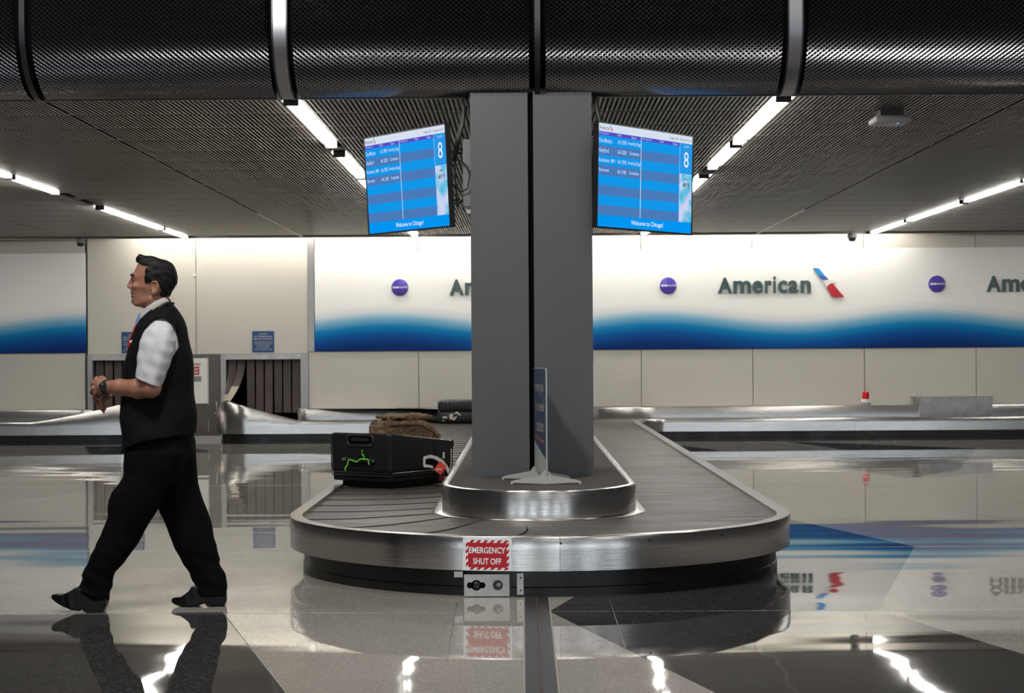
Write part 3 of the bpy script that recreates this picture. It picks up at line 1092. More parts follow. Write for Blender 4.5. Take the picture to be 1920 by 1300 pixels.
# shut-off box set into the kick skirt under the sticker
bxy = 10.275 - (1.465 - 0.08)
bx0, bx1, byf = -0.308, -0.075, 8.884
cb = MB().box(bx0, bx1, byf, byf + 0.12, 0.004, 0.117).build('shutoff_box', M['steel_rough'], car)
cb['label'] = 'small steel box with two round buttons'
for nm, x, r, m_ in (('button_recess', -0.245, 0.027, 'gap_black'), ('button_recess', -0.135, 0.026, 'alu_dark'), ('slot_hole', -0.278, 0.016, 'gap_black'), ('slot_hole', -0.214, 0.016, 'gap_black')):
    MB().cyl((x, byf - 0.001, 0.061), (x, byf + 0.004, 0.061), r, n=20).build(nm, M[m_], cb)
MB().lathe([(0.0, 0.0), (0.019, 0.0), (0.019, -0.014), (0.014, -0.017), (0.011, -0.012), (0.0, -0.012)], (-0.243, byf, 0.061), 'Y', 20).build('push_button', M['black_plastic'], cb, True)
MB().lathe([(0.0, 0.0), (0.013, 0.0), (0.012, -0.012), (0.007, -0.015), (0.0, -0.015)], (-0.130, byf, 0.064), 'Y', 18).build('push_button', M['grey_box'], cb, True)
MB().box(-0.037, -0.003, 8.877, 8.91, 0.012, 0.122).build('bracket', M['steel_rough'], car)
MB().box(-0.36, -0.315, 8.905, 8.94, 0.10, 0.13).build('bracket', M['steel_rough'], car)
bs = MB()
for z in (0.035, 0.10):
    bs.cyl((-0.018, 8.877, z), (-0.018, 8.874, z), 0.005, n=8)
bs.build('bracket_screws', M['alu_dark'], car)

# red beacon and cover box on the rear guard
bea = thing('red_beacon', 'small red warning beacon on a white base, on the rear guard at right', 'beacon', (4.96, 25.12, RIM_Z))
MB().lathe([(0.0, 0.0), (0.07, 0.0), (0.075, 0.03), (0.05, 0.035), (0.0, 0.035)], (4.96, 25.12, RIM_Z), 'Z', 18).build('foot', M['frame'], bea, True)
MB().lathe([(0.0, 0.035), (0.066, 0.035), (0.07, 0.06), (0.06, 0.085), (0.0, 0.085)], (4.96, 25.12, RIM_Z), 'Z', 18).build('base', M['white_paint'], bea, True)
MB().lathe([(0.0, 0.085), (0.05, 0.085), (0.048, 0.18), (0.038, 0.192), (0.0, 0.195)], (4.96, 25.12, RIM_Z), 'Z', 18).build('lens', mat('red_lens', rgb(205, 20, 30), 0.2), bea, True)
cov = thing('cover_box', 'plain steel cover box with wire handles on the rear guard at right', 'box', (6.22, 25.05, PLATE_Z))
cov_b = MB()
cov_b.box(5.70, 6.74, 24.935, 25.285, 0.298, 0.560)
cov_b.build('body', M['steel_rough'], cov)
MB().box(5.64, 6.75, 24.925, 25.288, 0.560, 0.575).build('lid', M['frame'], cov)
for x in (5.72, 6.68):
    s_ = 1 if x < 6 else -1
    MB().tube([(x - 0.02 * s_, 25.1, 0.572), (x - 0.025 * s_, 25.1, 0.62), (x + 0.0 * s_, 25.1, 0.67), (x + 0.025 * s_, 25.1, 0.675), (x + 0.03 * s_, 25.1, 0.63), (x + 0.02 * s_, 25.1, 0.572)], 0.004, 6).build('wire_handle', M['frame'], cov, True)

# second conveyor at far left, running into the other opening
car2 = thing('baggage_carousel', 'steel conveyor along the wall at far left, behind the walking man', 'carousel', (-8, 24.08, 0))
o2 = [line((-13.0, 24.08), (-5.60, 24.08), 30), circ((-5.60, 24.58), 0.5, 270, 360, 10), line((-5.10, 24.58), (-5.10, 25.4), 6)]
i2 = [line((-13.0, 24.957), (-6.33, 24.957), 30), circ((-6.33, 25.09), 0.133, 270, 360, 10), line((-6.197, 25.09), (-6.197, 25.4), 6)]
p_o2, p_i2 = Path(join(o2)), Path(join(i2))


def z2(t):
    a, b = 13.0 - 6.85, 13.0 - 5.60
    return 0.315 + 0.25 * min(1, max(0, (t - a) / (b - a))) ** 1.3


steel_rail(p_o2, [0, 2.5, 5.0, 6.2, 7.4, p_o2.L - 0.05], car2, z2)
for a, b in ((0, 3.0), (3.0, 6.4), (6.4, p_i2.L)):
    sweep(p_i2, a + 0.001, b - 0.001, [(0.0, 0.262), (0.0, RIM_Z - 0.012), (-0.003, RIM_Z - 0.004), (-0.010, RIM_Z), (-0.3, RIM_Z)], 'island_wall', M['steel'], car2, 0.08)
oa, ia = np.array(join(o2)), np.array(join(i2))
m2 = 0.5 * (oa + ia)
ms2 = np.concatenate([[0], np.cumsum(np.linalg.norm(np.diff(m2, axis=0), axis=1))])
belt(oa, ia, ms2, car2, 0.3, ms2[-1] - 0.4, 0.43, 0.10)

# ================================================================== COLUMN, SCREENS, STAND SIGN
CY = 11.21
clm = thing('column', 'wide grey column clad in two tall panels with a dark slot between', 'column', (0.062, CY + 0.4, RIM_Z))
MB().box(-0.331, 0.041, CY, CY + 0.8, RIM_Z - 0.006, 2.944).build('cladding_panel', M['column'], clm)
MB().box(0.076, 0.455, CY, CY + 0.8, RIM_Z - 0.006, 2.944).build('cladding_panel', M['column'], clm)
MB().box(0.041, 0.076, CY + 0.05, CY + 0.78, RIM_Z - 0.006, 2.944).build('dark_slot', M['gap_black'], clm)
MB().box(-0.345, -0.331, CY + 0.55, CY + 0.57, 1.22, 1.30).build('bent_flap', M['frame'], clm)
MB().prism([(0.455, 1.285), (0.470, 1.19), (0.462, 1.185), (0.455, 1.20)], CY + 0.10, CY + 0.4, lambda u, v, d: (u, d, v)).build('bent_flap', M['frame'], clm)

scr_em = {}
for nm, c, s_ in (('sky', (18, 150, 232), 1.0), ('slate', (74, 122, 184), 1.0), ('violet', (84, 78, 196), 1.0), ('pale', (214, 224, 240), 1.0), ('bar', (0, 148, 240), 1.0),
                  ('line', (190, 214, 245), 1.0), ('white', (235, 242, 252), 1.0), ('ink', (60, 66, 84), 1.0), ('claim', (40, 150, 230), 1.0), ('red', (214, 60, 70), 1.0), ('teal', (20, 170, 205), 1.0)):
    scr_em[nm] = emission('screen_' + nm, rgb(*c), s_)
k = NT('screen_weather')
mp = k.coords((4.2, 1, 4.2))
nz = k.n('ShaderNodeTexNoise', Scale=2.2, Detail=5.0)
k.l(mp, 0, nz, 'Vector')
r_ = k.ramp(nz, 'Fac', [(0.36, rgb(20, 180, 210)), (0.46, rgb(110, 190, 225)), (0.56, rgb(190, 205, 238)), (0.7, rgb(205, 210, 240))])
k.b.inputs['Base Color'].default_value = (0, 0, 0, 1)
k.l(r_, 'Color', k.b, 'Emission Color')
k.b.inputs['Emission Strength'].default_value = 1.0
scr_em['weather'] = k.m


def monitor(side, c, yaw, tilt, w, h, label):
    """side -1 left of the column, +1 right; content drawn in screen units 0..1"""
    t = thing('flight_monitor', label, 'screen', c, rot=(R(tilt), 0, R(side * yaw)), group='baggage claim screens on the column')
    hw, hh = w / 2, h / 2
    b = 0.008
    MB().box(-hw, hw, 0.004, 0.034, -hh, hh).build('housing', M['black_plastic'], t, local=True)
    bz = MB()
    bz.box(-hw, hw, -0.004, 0.004, hh - b, hh).box(-hw, hw, -0.004, 0.004, -hh, -hh + b * 1.3)
    bz.box(-hw, -hw + b, -0.004, 0.004, -hh + b * 1.3, hh - b).box(hw - b, hw, -0.004, 0.004, -hh + b * 1.3, hh - b)
    bz.build('bezel', M['black_plastic'], t, local=True)
    x0, x1, z0, z1 = -hw + b, hw - b, -hh + b * 1.3, hh - b
    fx = lambda u: x0 + u * (x1 - x0)
    fz = lambda v: z1 - v * (z1 - z0)
    disp = obj('display', [(x0, 0.002, z0), (x1, 0.002, z0), (x1, 0.002, z1), (x0, 0.002, z1)], [(0, 1, 2, 3)], scr_em['bar'], t, local=True)

    def rect(nm, u0, u1, v0, v1, key, d=0.001):
        obj(nm, [(fx(u0), d, fz(v1)), (fx(u1), d, fz(v1)), (fx(u1), d, fz(v0)), (fx(u0), d, fz(v0))], [(0, 1, 2, 3)], scr_em[key], disp, local=True)

    def tx(s_, u0, u1, v0, v1, key, bold=0.0):
        text('lettering', s_, scr_em[key], disp, (fx(u0), fx(u1), fz(v1), fz(v0)), lambda u, v, d: (u, -0.0008 - d, v), bold, 0.0, local=True)
    rect('header', 0, 1, 0, 0.078, 'pale')
    rect('column_titles', 0, 0.86, 0.078, 0.115, 'violet')
    for i in range(8):
        v0, v1 = 0.115 + i * 0.0965, 0.115 + (i + 1) * 0.0965
        rect('row_band', 0, 0.855, v0, v1, 'sky' if i % 2 == 0 else 'slate')
    rect('rule', 0.436, 0.443, 0.078, 0.887, 'line', 0.0006)
    rect('rule', 0.858, 0.861, 0.078, 0.887, 'line', 0.0006)
    rect('claim_box', 0.862, 1, 0.078, 0.395, 'claim')
    rect('rule', 0.862, 1, 0.393, 0.396, 'line', 0.0006)
    rect('weather_picture', 0.862, 1, 0.396, 0.887, 'weather')
    tx('American', 0.01, 0.112, 0.022, 0.060, 'ink')
    rect('logo_mark', 0.118, 0.128, 0.012, 0.036, 'teal', 0.0005)
    rect('logo_mark', 0.128, 0.140, 0.038, 0.066, 'red', 0.0005)
    tx('12:58pm CDT   Thursday, March 19', 0.745, 0.99, 0.032, 0.062, 'ink')
    for u in (0.0, 0.445):
        for s_, a, bq in (('Arriving from', 0.005, 0.105), ('Flight', 0.19, 0.235), ('Status', 0.335, 0.385)):
            tx(s_, u + a, u + bq, 0.084, 0.110, 'line')
    for i, (c_, fl, stt) in enumerate((('Des Moines', 'AA 2980', 'Awaiting Bags'), ('Hartford', 'AA 3200', 'Complete'), ('Rochester, MN', 'AA 3935', 'Awaiting Bags'), ('Syracuse', 'AA 3180', 'Complete'))):
        v = 0.115 + 0.0965 * i + 0.026
        wd = {'Des Moines': 0.128, 'Hartford': 0.097, 'Rochester, MN': 0.16, 'Syracuse': 0.10}[c_]
        tx(c_, 0.008, 0.008 + wd, v, v + 0.045, 'line', 0.01)
        tx(fl, 0.195, 0.285, v, v + 0.040, 'line', 0.01)
        if stt == 'Complete':
            tx(stt, 0.315, 0.418, v, v + 0.045, 'line', 0.01)
        else:
            tx(stt, 0.297, 0.433, v, v + 0.045, 'line', 0.01)
    tx('CLAIM', 0.905, 0.960, 0.098, 0.122, 'line')
    tx('8', 0.905, 0.958, 0.165, 0.325, 'white', 0.0)
    tx('Haze', 0.910, 0.955, 0.432, 0.452, 'ink')
    tx('49°F', 0.895, 0.972, 0.482, 0.535, 'ink', 0.01)
    tx('Welcome to Chicago!', 0.345, 0.685, 0.915, 0.975, 'white', 0.005)
    # back of the set and the arm towards the column
    MB().box(-0.2, 0.2, 0.034, 0.07, -0.2, 0.2).build('rear_cover', M['black_plastic'], t, local=True)
    return t


mon_l = monitor(-1, (-0.762, 11.41, 2.387), 51.4, 3.3, 0.945, 0.663, 'blue flight screen on the left of the column, facing left')
mon_r = monitor(1, (0.820, 11.39, 2.380), 49.4, 1.6, 1.05, 0.675, 'blue flight screen on the right of the column, facing right')
for t, s_, xw in ((mon_l, -1, -0.331), (mon_r, 1, 0.455)):
    # wall bracket on the column's side, welded arms, cables
    xb = xw + s_ * 0.052
    MB().box(min(xw, xb), max(xw, xb), 11.30, 11.62, 2.21, 2.645).build('wall_box', M['grey_box'], t)
    MB().prism([(xw, 2.21), (xw + s_ * 0.045, 2.21), (xw + s_ * 0.02, 2.165), (xw, 2.165)], 11.34, 11.5, lambda u, v, d: (u, d, v)).build('box_foot', M['frame'], t)
    for z in (2.58, 2.26):
        MB().tube([(xb, 11.36, z), (xb + s_ * 0.03, 11.40, z + 0.02 * (1 if z > 2.4 else -1)), (xb + s_ * 0.10, 11.50, z)], 0.010, 8).build('arm', M['black_plastic'], t, True)
        MB().box(min(xb, xb + s_ * 0.28), max(xb, xb + s_ * 0.28), 11.47, 11.50, z - 0.012, z + 0.012).build('arm', M['black_plastic'], t)
    MB().tube([(xw + s_ * 0.03, 11.30, 2.935), (xw + s_ * 0.034, 11.28, 2.86), (xw + s_ * 0.055, 11.26, 2.74), (xw + s_ * 0.085, 11.26, 2.62), (xw + s_ * 0.11, 11.28, 2.50)], 0.017, 8).build('thick_cable', M['black_cable'], t, True)
    MB().tube([(xw + s_ * 0.115, 11.28, 2.51), (xw + s_ * 0.06, 11.26, 2.50), (xw + s_ * 0.02, 11.25, 2.46), (xw + s_ * 0.006, 11.25, 2.40), (xw + s_ * 0.02, 11.25, 2.32), (xw + s_ * 0.06, 11.26, 2.30), (xw + s_ * 0.12, 11.28, 2.35)], 0.005, 6).build('loop_cable', M['black_cable'], t, True)
    MB().tube([(xw + s_ * 0.105, 11.29, 2.50), (xw + s_ * 0.10, 11.29, 2.38), (xw + s_ * 0.09, 11.29, 2.25), (xw + s_ * 0.085, 11.29, 2.19)], 0.005, 6).build('hanging_cable', M['black_cable'], t, True)

# stand sign on white feet, seen almost edge-on
FZ = RIM_Z - 0.006
sgn = thing('stand_sign', 'narrow dark blue stand sign on white splayed feet, in front of the column', 'sign', (0.13, 10.60, FZ))
A = Vector((0.071, 10.98, 0))      # far edge
B = Vector((0.140, 10.50, 0))      # near edge
dirv = (B - A).normalized()
nrmv = Vector((-dirv.y, dirv.x, 0))
if nrmv.x > 0:
    nrmv = -nrmv                  # printed face looks left
WS = (B - A).length


def onsign(u, v, d):
    bend = 0.012 * math.sin(math.pi * u / WS)
    p = A + dirv * u + nrmv * (d + bend)
    return (p.x, p.y, v)


def sign_sheet(name, key, u0, u1, zf0, zf1, d0, d1, parent, n=12):
    v, f = [], []
    for i in range(n + 1):
        u = u0 + (u1 - u0) * i / n
        for d in (d0, d1):
            v += [onsign(u, zf0(u), d), onsign(u, zf1(u), d)]
    for i in range(n):
        a, b = 4 * i, 4 * i + 4
        f += [(a, a + 1, b + 1, b), (a + 2, b + 2, b + 3, a + 3), (a + 1, a + 3, b + 3, b + 1), (a, b, b + 2, a + 2)]
    f += [(0, 2, 3, 1), (4 * n, 4 * n + 1, 4 * n + 3, 4 * n + 2)]
    return obj(name, v, f, M[key], parent, True, auto=30)


M['navy_print'] = mat('navy_print', rgb(38, 56, 82), 0.45)
M['foot_grey'] = mat('pale_grey_plastic', rgb(160, 163, 160), 0.5)
M['salmon'] = mat('salmon_print', rgb(165, 95, 92), 0.5)
M['grey_print'] = mat('grey_print', rgb(140, 140, 142), 0.5)
sw = lambda u: 0.700 - 0.10 * (u / WS) ** 1.6
sign_sheet('board', 'foot_grey', 0, WS, lambda u: FZ + 0.06, lambda u: 1.157, -0.006, 0.0, sgn)
sign_sheet('navy_field', 'navy_print', 0.004, WS - 0.016, sw, lambda u: 1.152, 0.0, 0.0012, sgn)
for s_, z0, z1, a, b in (('before you', 0.990, 1.090, 0.10, 0.42), ('if you need', 0.870, 0.970, 0.10, 0.43), ('assistance', 0.765, 0.850, 0.17, 0.42), ('going', 0.775, 0.775, 0, 0)):
    if b > a:
        text('lettering', s_, M['grey_print'], sgn, (a, b, z0 - 0.0, z1 - 0.012), lambda u, v, d: onsign(u, v, 0.002 + d), 0.02, 0.0)
text('lettering', 'visit the service desk', M['salmon'], sgn, (0.03, 0.44, 0.722, 0.752), lambda u, v, d: onsign(u, v - 0.03 * (u / WS) ** 1.5, 0.002 + d), 0.02, 0.0)
for q, tpos in ((0.05, 0), (WS - 0.03, 1)):
    c = A + dirv * q
    for s_ in (-1, 1):
        ft = MB()
        prof = [(0.0, 0.0), (0.0, 0.085), (0.018, 0.075), (0.035, 0.05), (0.19, 0.022), (0.215, 0.012), (0.215, -0.0), (0.20, 0.0), (0.198, 0.008)]
        ft.prism([(x, z) for x, z in prof], -0.016, 0.016, lambda u, v, d, c=c, s_=s_: (c.x + s_ * u, c.y + d + 0.02 * u * (1 if tpos else -1), FZ + v))
        ft.build('foot', M['foot_grey'], sgn)

# ================================================================== LUGGAGE ON THE BELT
M['nylon'] = mat('black_nylon', (0.0045, 0.0045, 0.0048, 1), 0.75, var=0.25, vscale=60, bump=0.0008, bscale=380, spec=0.25)
M['piping'] = mat('black_piping', (0.02, 0.02, 0.02, 1), 0.3)
al = R(35)
SC = (-0.935, 12.2)
PZ = PLATE_Z + 0.006
SL, SWd = 0.72, 0.56
# local frame: +x along the case towards its wheels, +y across towards the left rail
cs = thing('suitcase', 'large black soft suitcase lying on the near left belt', 'suitcase', (SC[0], SC[1], PZ), rotz=math.atan2(math.cos(al), math.sin(al)), group=None)


def sag(v):
    # the soft lid sinks towards the wheels
    if v.z > 0.2:
        k_ = v.x / SL
        v.z -= 0.075 * k_ + 0.012 * math.sin(math.pi * min(1, max(0, v.y / SWd)))
    return v


rbox('body', (SL, SWd, 0.292), (SL / 2, SWd / 2, 0.2505), 0.035, M['nylon'], cs, 4, fn=sag)
rbox('expansion_gusset', (SL - 0.02, SWd - 0.03, 0.07), (SL / 2, SWd / 2, 0.085), 0.012, M['nylon'], cs, 2)
rbox('front_pocket', (SL - 0.10, SWd - 0.10, 0.075), (SL / 2 + 0.01, SWd / 2, 0.0385), 0.025, M['nylon'], cs, 3)


def loop(x, z0, z1, y0, y1, r):
    pts = []
    for cx_, cz_, a0 in ((y1 - r, z1 - r, 0), (y0 + r, z1 - r, 90), (y0 + r, z0 + r, 180), (y1 - r, z0 + r, 270)):
        for i in range(7):
            a = R(a0 + 15 * i)
            pts.append((x, cx_ + r * math.cos(a), cz_ + r * math.sin(a)))
    return pts


MB().tube(loop(-0.001, 0.112, 0.389, 0.012, SWd - 0.012, 0.03), 0.005, 6, True).build('piping', M['piping'], cs, True, True)
lp = []
for i in range(25):
    t = i / 24
    lp.append((0.02 + t * (SL - 0.04), -0.001, 0.389 - 0.075 * t))
lp += [(SL - 0.005, -0.001, 0.305), (SL - 0.005, -0.001, 0.14)]
lp += [(SL - 0.02 - t * (SL - 0.04) / 12, -0.001, 0.112) for t in range(13)]
lp += [(0.004, -0.001, 0.14), (0.002, -0.001, 0.367)]
MB().tube(lp, 0.005, 6, True).build('piping', M['piping'], cs, True, True)
zp = [(-0.006, y, 0.094) for y in np.linspace(0.02, SWd - 0.02, 10)]
MB().tube(zp, 0.006, 6).build('zip', M['piping'], cs, True, True)
zp = [(x, -0.004 + 0.012, 0.094) for x in np.linspace(0.02, SL - 0.02, 10)]
MB().tube(zp, 0.006, 6).build('zip', M['piping'], cs, True, True)
MB().tube([(0.48 + 0.05 * math.sin(t * 2.2), -0.0015, 0.35 - t * 0.23 - 0.02) for t in np.linspace(0, 1, 10)], 0.002, 5).build('seam', M['piping'], cs, True, True)
# recessed pull-handle housing and grab handle on the end face (x=0)
MB().tube(loop(-0.004, 0.305, 0.379, 0.155, 0.395, 0.033), 0.009, 8, True).build('handle_housing', M['black_plastic'], cs, True, True)
rbox('pull_handle', (0.02, 0.15, 0.026), (-0.004, 0.275, 0.349), 0.008, M['black_plastic'], cs, 2)
MB().box(-0.0015, 0.0, 0.165, 0.385, 0.312, 0.372).build('handle_recess', M['gap_black'], cs, local=True)
gh = MB().tube([(0.0, 0.40, 0.205), (-0.022, 0.385, 0.205), (-0.03, 0.34, 0.203), (-0.03, 0.21, 0.198), (-0.022, 0.155, 0.194), (0.0, 0.14, 0.194)], [0.012] * 6, 8)
gh.build('grab_handle', M['nylon'], cs, True, True)
for y in (0.40, 0.165):
    MB().box(-0.026, -0.001, y - 0.028, y + 0.028, 0.188 if y < 0.3 else 0.196, 0.208 if y < 0.3 else 0.216).build('handle_clip', M['frame'], cs, local=True)
for y in (0.07, SWd - 0.07):
    MB().cyl((SL + 0.045, y - 0.022, 0.285), (SL + 0.045, y + 0.022, 0.285), 0.036, n=18).build('wheel', M['black_plastic'], cs, True, True)
    rbox('wheel_guard', (0.07, 0.075, 0.075), (SL - 0.015, y, 0.29), 0.02, M['black_plastic'], cs, 2)
MB().box(0.60, 0.618, -0.004, -0.001, 0.19, 0.235).build('barcode_sticker', M['sign_white'], cs, local=True)
sh = MB().tube([(0.40, 0.0, 0.20), (0.40, -0.02, 0.195), (0.44, -0.026, 0.195), (0.53, -0.026, 0.19), (0.56, -0.02, 0.19), (0.56, 0.0, 0.19)], 0.010, 8)
sh.build('side_handle', M['nylon'], cs, True, True)
Rz = Matrix.Translation((SC[0], SC[1], PZ)) @ Matrix.Rotation(math.atan2(math.cos(al), math.sin(al)), 4, 'Z')
W = lambda x, y, z: tuple(Rz @ Vector((x, y, z)))
M['green'] = mat('green_string', rgb(110, 215, 60), 0.5)
gs = MB()
gs.tube([W(-0.036, 0.385, 0.125), W(-0.04, 0.388, 0.14), W(-0.036, 0.38, 0.155), W(-0.036, 0.365, 0.17), W(-0.038, 0.362, 0.185), W(-0.036, 0.355, 0.205), W(-0.042, 0.33, 0.203), W(-0.05, 0.29, 0.195), W(-0.048, 0.27, 0.19), W(-0.045, 0.245, 0.21), W(-0.045, 0.22, 0.213), W(-0.042, 0.19, 0.212), W(-0.042, 0.17, 0.21), W(-0.04, 0.165, 0.175)], 0.0045, 6)
gs.tube([W(-0.042, 0.21, 0.212), W(-0.046, 0.205, 0.232), W(-0.048, 0.222, 0.25), W(-0.046, 0.225, 0.268), W(-0.044, 0.218, 0.275)], 0.004, 6)
o = gs.build('green_string', M['green'], None, True)
tag(o, 'bright green string tied round the black suitcase handle', 'string')
M['orange'] = mat('orange_tag', rgb(226, 74, 62), 0.45)
M['tag_white'] = mat('tag_paper', rgb(205, 203, 198), 0.6)
M['tag_dark'] = mat('dark_red_tag', rgb(95, 16, 20), 0.5)
lt = thing('luggage_tag', 'orange and white airline baggage tag hanging from the side handle of the black suitcase', 'tag', W(0.5, -0.03, 0.2))


def ribbon(name, pts, wv, m, parent):
    v, f = [], []
    for p, w in zip(pts, wv):
        p, w = Vector(p), Vector(w)
        v += [p - w, p + w, p - w + Vector((-0.0008, -0.0008, 0)), p + w + Vector((-0.0008, -0.0008, 0))]
    for i in range(len(pts) - 1):
        a, b = 4 * i, 4 * i + 4
        f += [(a, a + 1, b + 1, b), (a + 2, b + 2, b + 3, a + 3), (a, b, b + 2, a + 2), (a + 1, a + 3, b + 3, b + 1)]
    return obj(name, v, f, m, parent, True, auto=30)


ribbon('paper_strip', [W(0.36, -0.012, 0.205), W(0.42, -0.03, 0.215), W(0.47, -0.045, 0.200), W(0.52, -0.06, 0.170), W(0.56, -0.07, 0.125), W(0.58, -0.072, 0.09)], [(0, 0, 0.012)] * 2 + [(0.006, 0, 0.011)] * 4, M['tag_white'], lt)
ribbon('paper_strip', [W(0.36, -0.012, 0.150), W(0.40, -0.03, 0.145), W(0.44, -0.035, 0.135)], [(0, 0, 0.010)] * 3, M['tag_white'], lt)
ribbon('paper_strip', [W(0.365, -0.012, 0.155), W(0.365, -0.016, 0.18), W(0.362, -0.014, 0.20)], [(0.008, 0.004, 0)] * 3, M['tag_white'], lt)
ot = MB()
q4 = [W(0.415, -0.06, 0.120), W(0.485, -0.068, 0.080), W(0.555, -0.07, 0.135), W(0.49, -0.062, 0.178)]
ot.add(q4 + [tuple(Vector(p) + Vector((0.001, 0.001, 0))) for p in q4], [(0, 1, 2, 3), (7, 6, 5, 4), (0, 4, 5, 1), (1, 5, 6, 2), (2, 6, 7, 3), (3, 7, 4, 0)])
ot.build('orange_card', M['orange'], lt)
ribbon('card_stripe', [W(0.435, -0.0665, 0.118), W(0.465, -0.0695, 0.122), W(0.495, -0.0715, 0.118)], [(0, 0, 0.005)] * 3, M['tag_white'], lt)
ot = MB()
q4 = [W(0.49, -0.045, 0.03), W(0.55, -0.045, 0.03), W(0.565, -0.05, 0.11), W(0.51, -0.05, 0.11)]
ot.add(q4 + [tuple(Vector(p) + Vector((0.001, 0.001, 0))) for p in q4], [(0, 1, 2, 3), (7, 6, 5, 4), (0, 4, 5, 1), (1, 5, 6, 2), (2, 6, 7, 3), (3, 7, 4, 0)])
ot.build('dark_card', M['tag_dark'], lt)

# far black ribbed hard case by the rear corner
hc = thing('suitcase', 'black ribbed hard-shell suitcase far back beside the column', 'suitcase', (-0.78, 23.75, PZ))
rbox('lower_shell', (0.76, 0.50, 0.175), (0, 0, 0.0875), 0.05, M['black_plastic'], hc, 4)
rbox('upper_shell', (0.76, 0.50, 0.165), (0, 0, 0.235), 0.05, M['black_plastic'], hc, 4)
MB().box(-0.378, 0.378, -0.248, 0.248, 0.150, 0.160).build('zip_band', M['piping'], hc, local=True)
for i in range(13):
    x = -0.32 + i * 0.053
    rbox('rib', (0.030, 0.46, 0.125), (x, -0.025, 0.245), 0.012, M['black_plastic'], hc, 2)
for x in (-0.3, 0.3):
    MB().cyl((x, -0.255, 0.04), (x, -0.235, 0.04), 0.012, n=10).build('corner_stud', M['frame'], hc, True, True)
ht = thing('luggage_tag', 'white paper tags on the handle of the ribbed black case', 'tag', (-0.9, 23.49, PZ + 0.1))
MB().prism([(-1.09, 0.075), (-1.03, 0.075), (-1.03, 0.10), (-1.09, 0.10)], 23.482, 23.486, lambda u, v, d: (u, d, PZ + v)).build('paper_strip', M['tag_white'], ht)
MB().prism([(-1.00, 0.125), (-0.95, 0.14), (-0.945, 0.08), (-0.89, 0.11), (-0.93, 0.045), (-1.0, 0.07)], 23.470, 23.475, lambda u, v, d: (u, d, PZ + v)).build('folded_tag', M['tag_white'], ht)
MB().prism([(-0.94, 0.13), (-0.90, 0.17), (-0.84, 0.115), (-0.85, 0.105), (-0.90, 0.14)], 23.472, 23.477, lambda u, v, d: (u, d, PZ + v)).build('folded_tag', M['tag_white'], ht)
MB().prism([(-0.955, 0.09), (-0.94, 0.09), (-0.94, 0.072), (-0.955, 0.072)], 23.466, 23.469, lambda u, v, d: (u, d, PZ + v)).build('red_mark', M['red'], ht)

# ================================================================== SCULPTED SHAPES (signed distance -> surface nets)
F4 = np.float32


def smin(a, b, k):
    h = np.clip(0.5 + 0.5 * (b - a) / k, 0, 1)
    return b + (a - b) * h - k * h * (1 - h)


def smax(a, b, k):
    return -smin(-a, -b, k)


def seg(p, a, b, ra, rb=None):
    rb = ra if rb is None else rb
    a, b = np.array(a, F4), np.array(b, F4)
    ba = b - a
    pa = p - a
    h = np.clip((pa @ ba) / max(1e-9, float(ba @ ba)), 0, 1)
    return np.linalg.norm(pa - h[:, None] * ba, axis=1) - (ra + (rb - ra) * h)


def chain(p, pts, rs, k=0.01):
    d = None
    for i in range(len(pts) - 1):
        e = seg(p, pts[i], pts[i + 1], rs[i], rs[i + 1])
        d = e if d is None else smin(d, e, k)
    return d


def ell(p, c, r, rot=None):
    q = p - np.array(c, F4)
    if rot is not None:
        q = q @ np.array(rot, F4)
    r = np.array(r, F4)
    k0 = np.linalg.norm(q / r, axis=1)
    k1 = np.linalg.norm(q / (r * r), axis=1) + 1e-9
    return k0 * (k0 - 1) / k1


def rboxd(p, c, hs, r, rot=None):
    q = p - np.array(c, F4)
    if rot is not None:
        q = q @ np.array(rot, F4)
    q = np.abs(q) - (np.array(hs, F4) - r)
    return np.linalg.norm(np.maximum(q, 0), axis=1) + np.minimum(q.max(1), 0) - r


def poly2(u, v, pts):
    """signed distance to a closed 2D outline"""
    pts = np.array(pts, F4)
    n = len(pts)
    d = np.full(u.shape, 1e9, F4)
    s_ = np.ones(u.shape, F4)
    for i in range(n):
        a, b = pts[i], pts[i - 1]
        e = b - a
        wu, wv = u - a[0], v - a[1]
        h = np.clip((wu * e[0] + wv * e[1]) / max(1e-12, float(e @ e)), 0, 1)
        d = np.minimum(d, (wu - e[0] * h) ** 2 + (wv - e[1] * h) ** 2)
        c1, c2, c3 = v >= a[1], v < b[1], e[0] * wv > e[1] * wu
        s_ = np.where((c1 & c2 & c3) | (~c1 & ~c2 & ~c3), -s_, s_)
    return s_ * np.sqrt(d)


def profile(p, zs, xf, xb, wy, yc=0.0, ex=2.4, yp=None):
    """column of superellipses: front/back outline by height, half width by height"""
    z = p[:, 2]
    o = np.argsort(zs)
    zs = np.array(zs, F4)[o]
    xf, xb, wy = np.array(xf, F4)[o], np.array(xb, F4)[o], np.array(wy, F4)[o]
    f_, b_, w_ = np.interp(z, zs, xf), np.interp(z, zs, xb), np.interp(z, zs, wy)
    if yp is not None:
        yc = np.interp(z, zs, np.array(yp, F4)[o])
    c, a = (f_ + b_) / 2, np.maximum(1e-3, (b_ - f_) / 2)
    q = (np.abs((p[:, 0] - c) / a) ** ex + np.abs((p[:, 1] - yc) / w_) ** ex) ** (1 / ex)
    d = (q - 1) * np.minimum(a, w_)
    return np.maximum(d, np.maximum(zs[0] - z, z - zs[-1])).astype(F4)


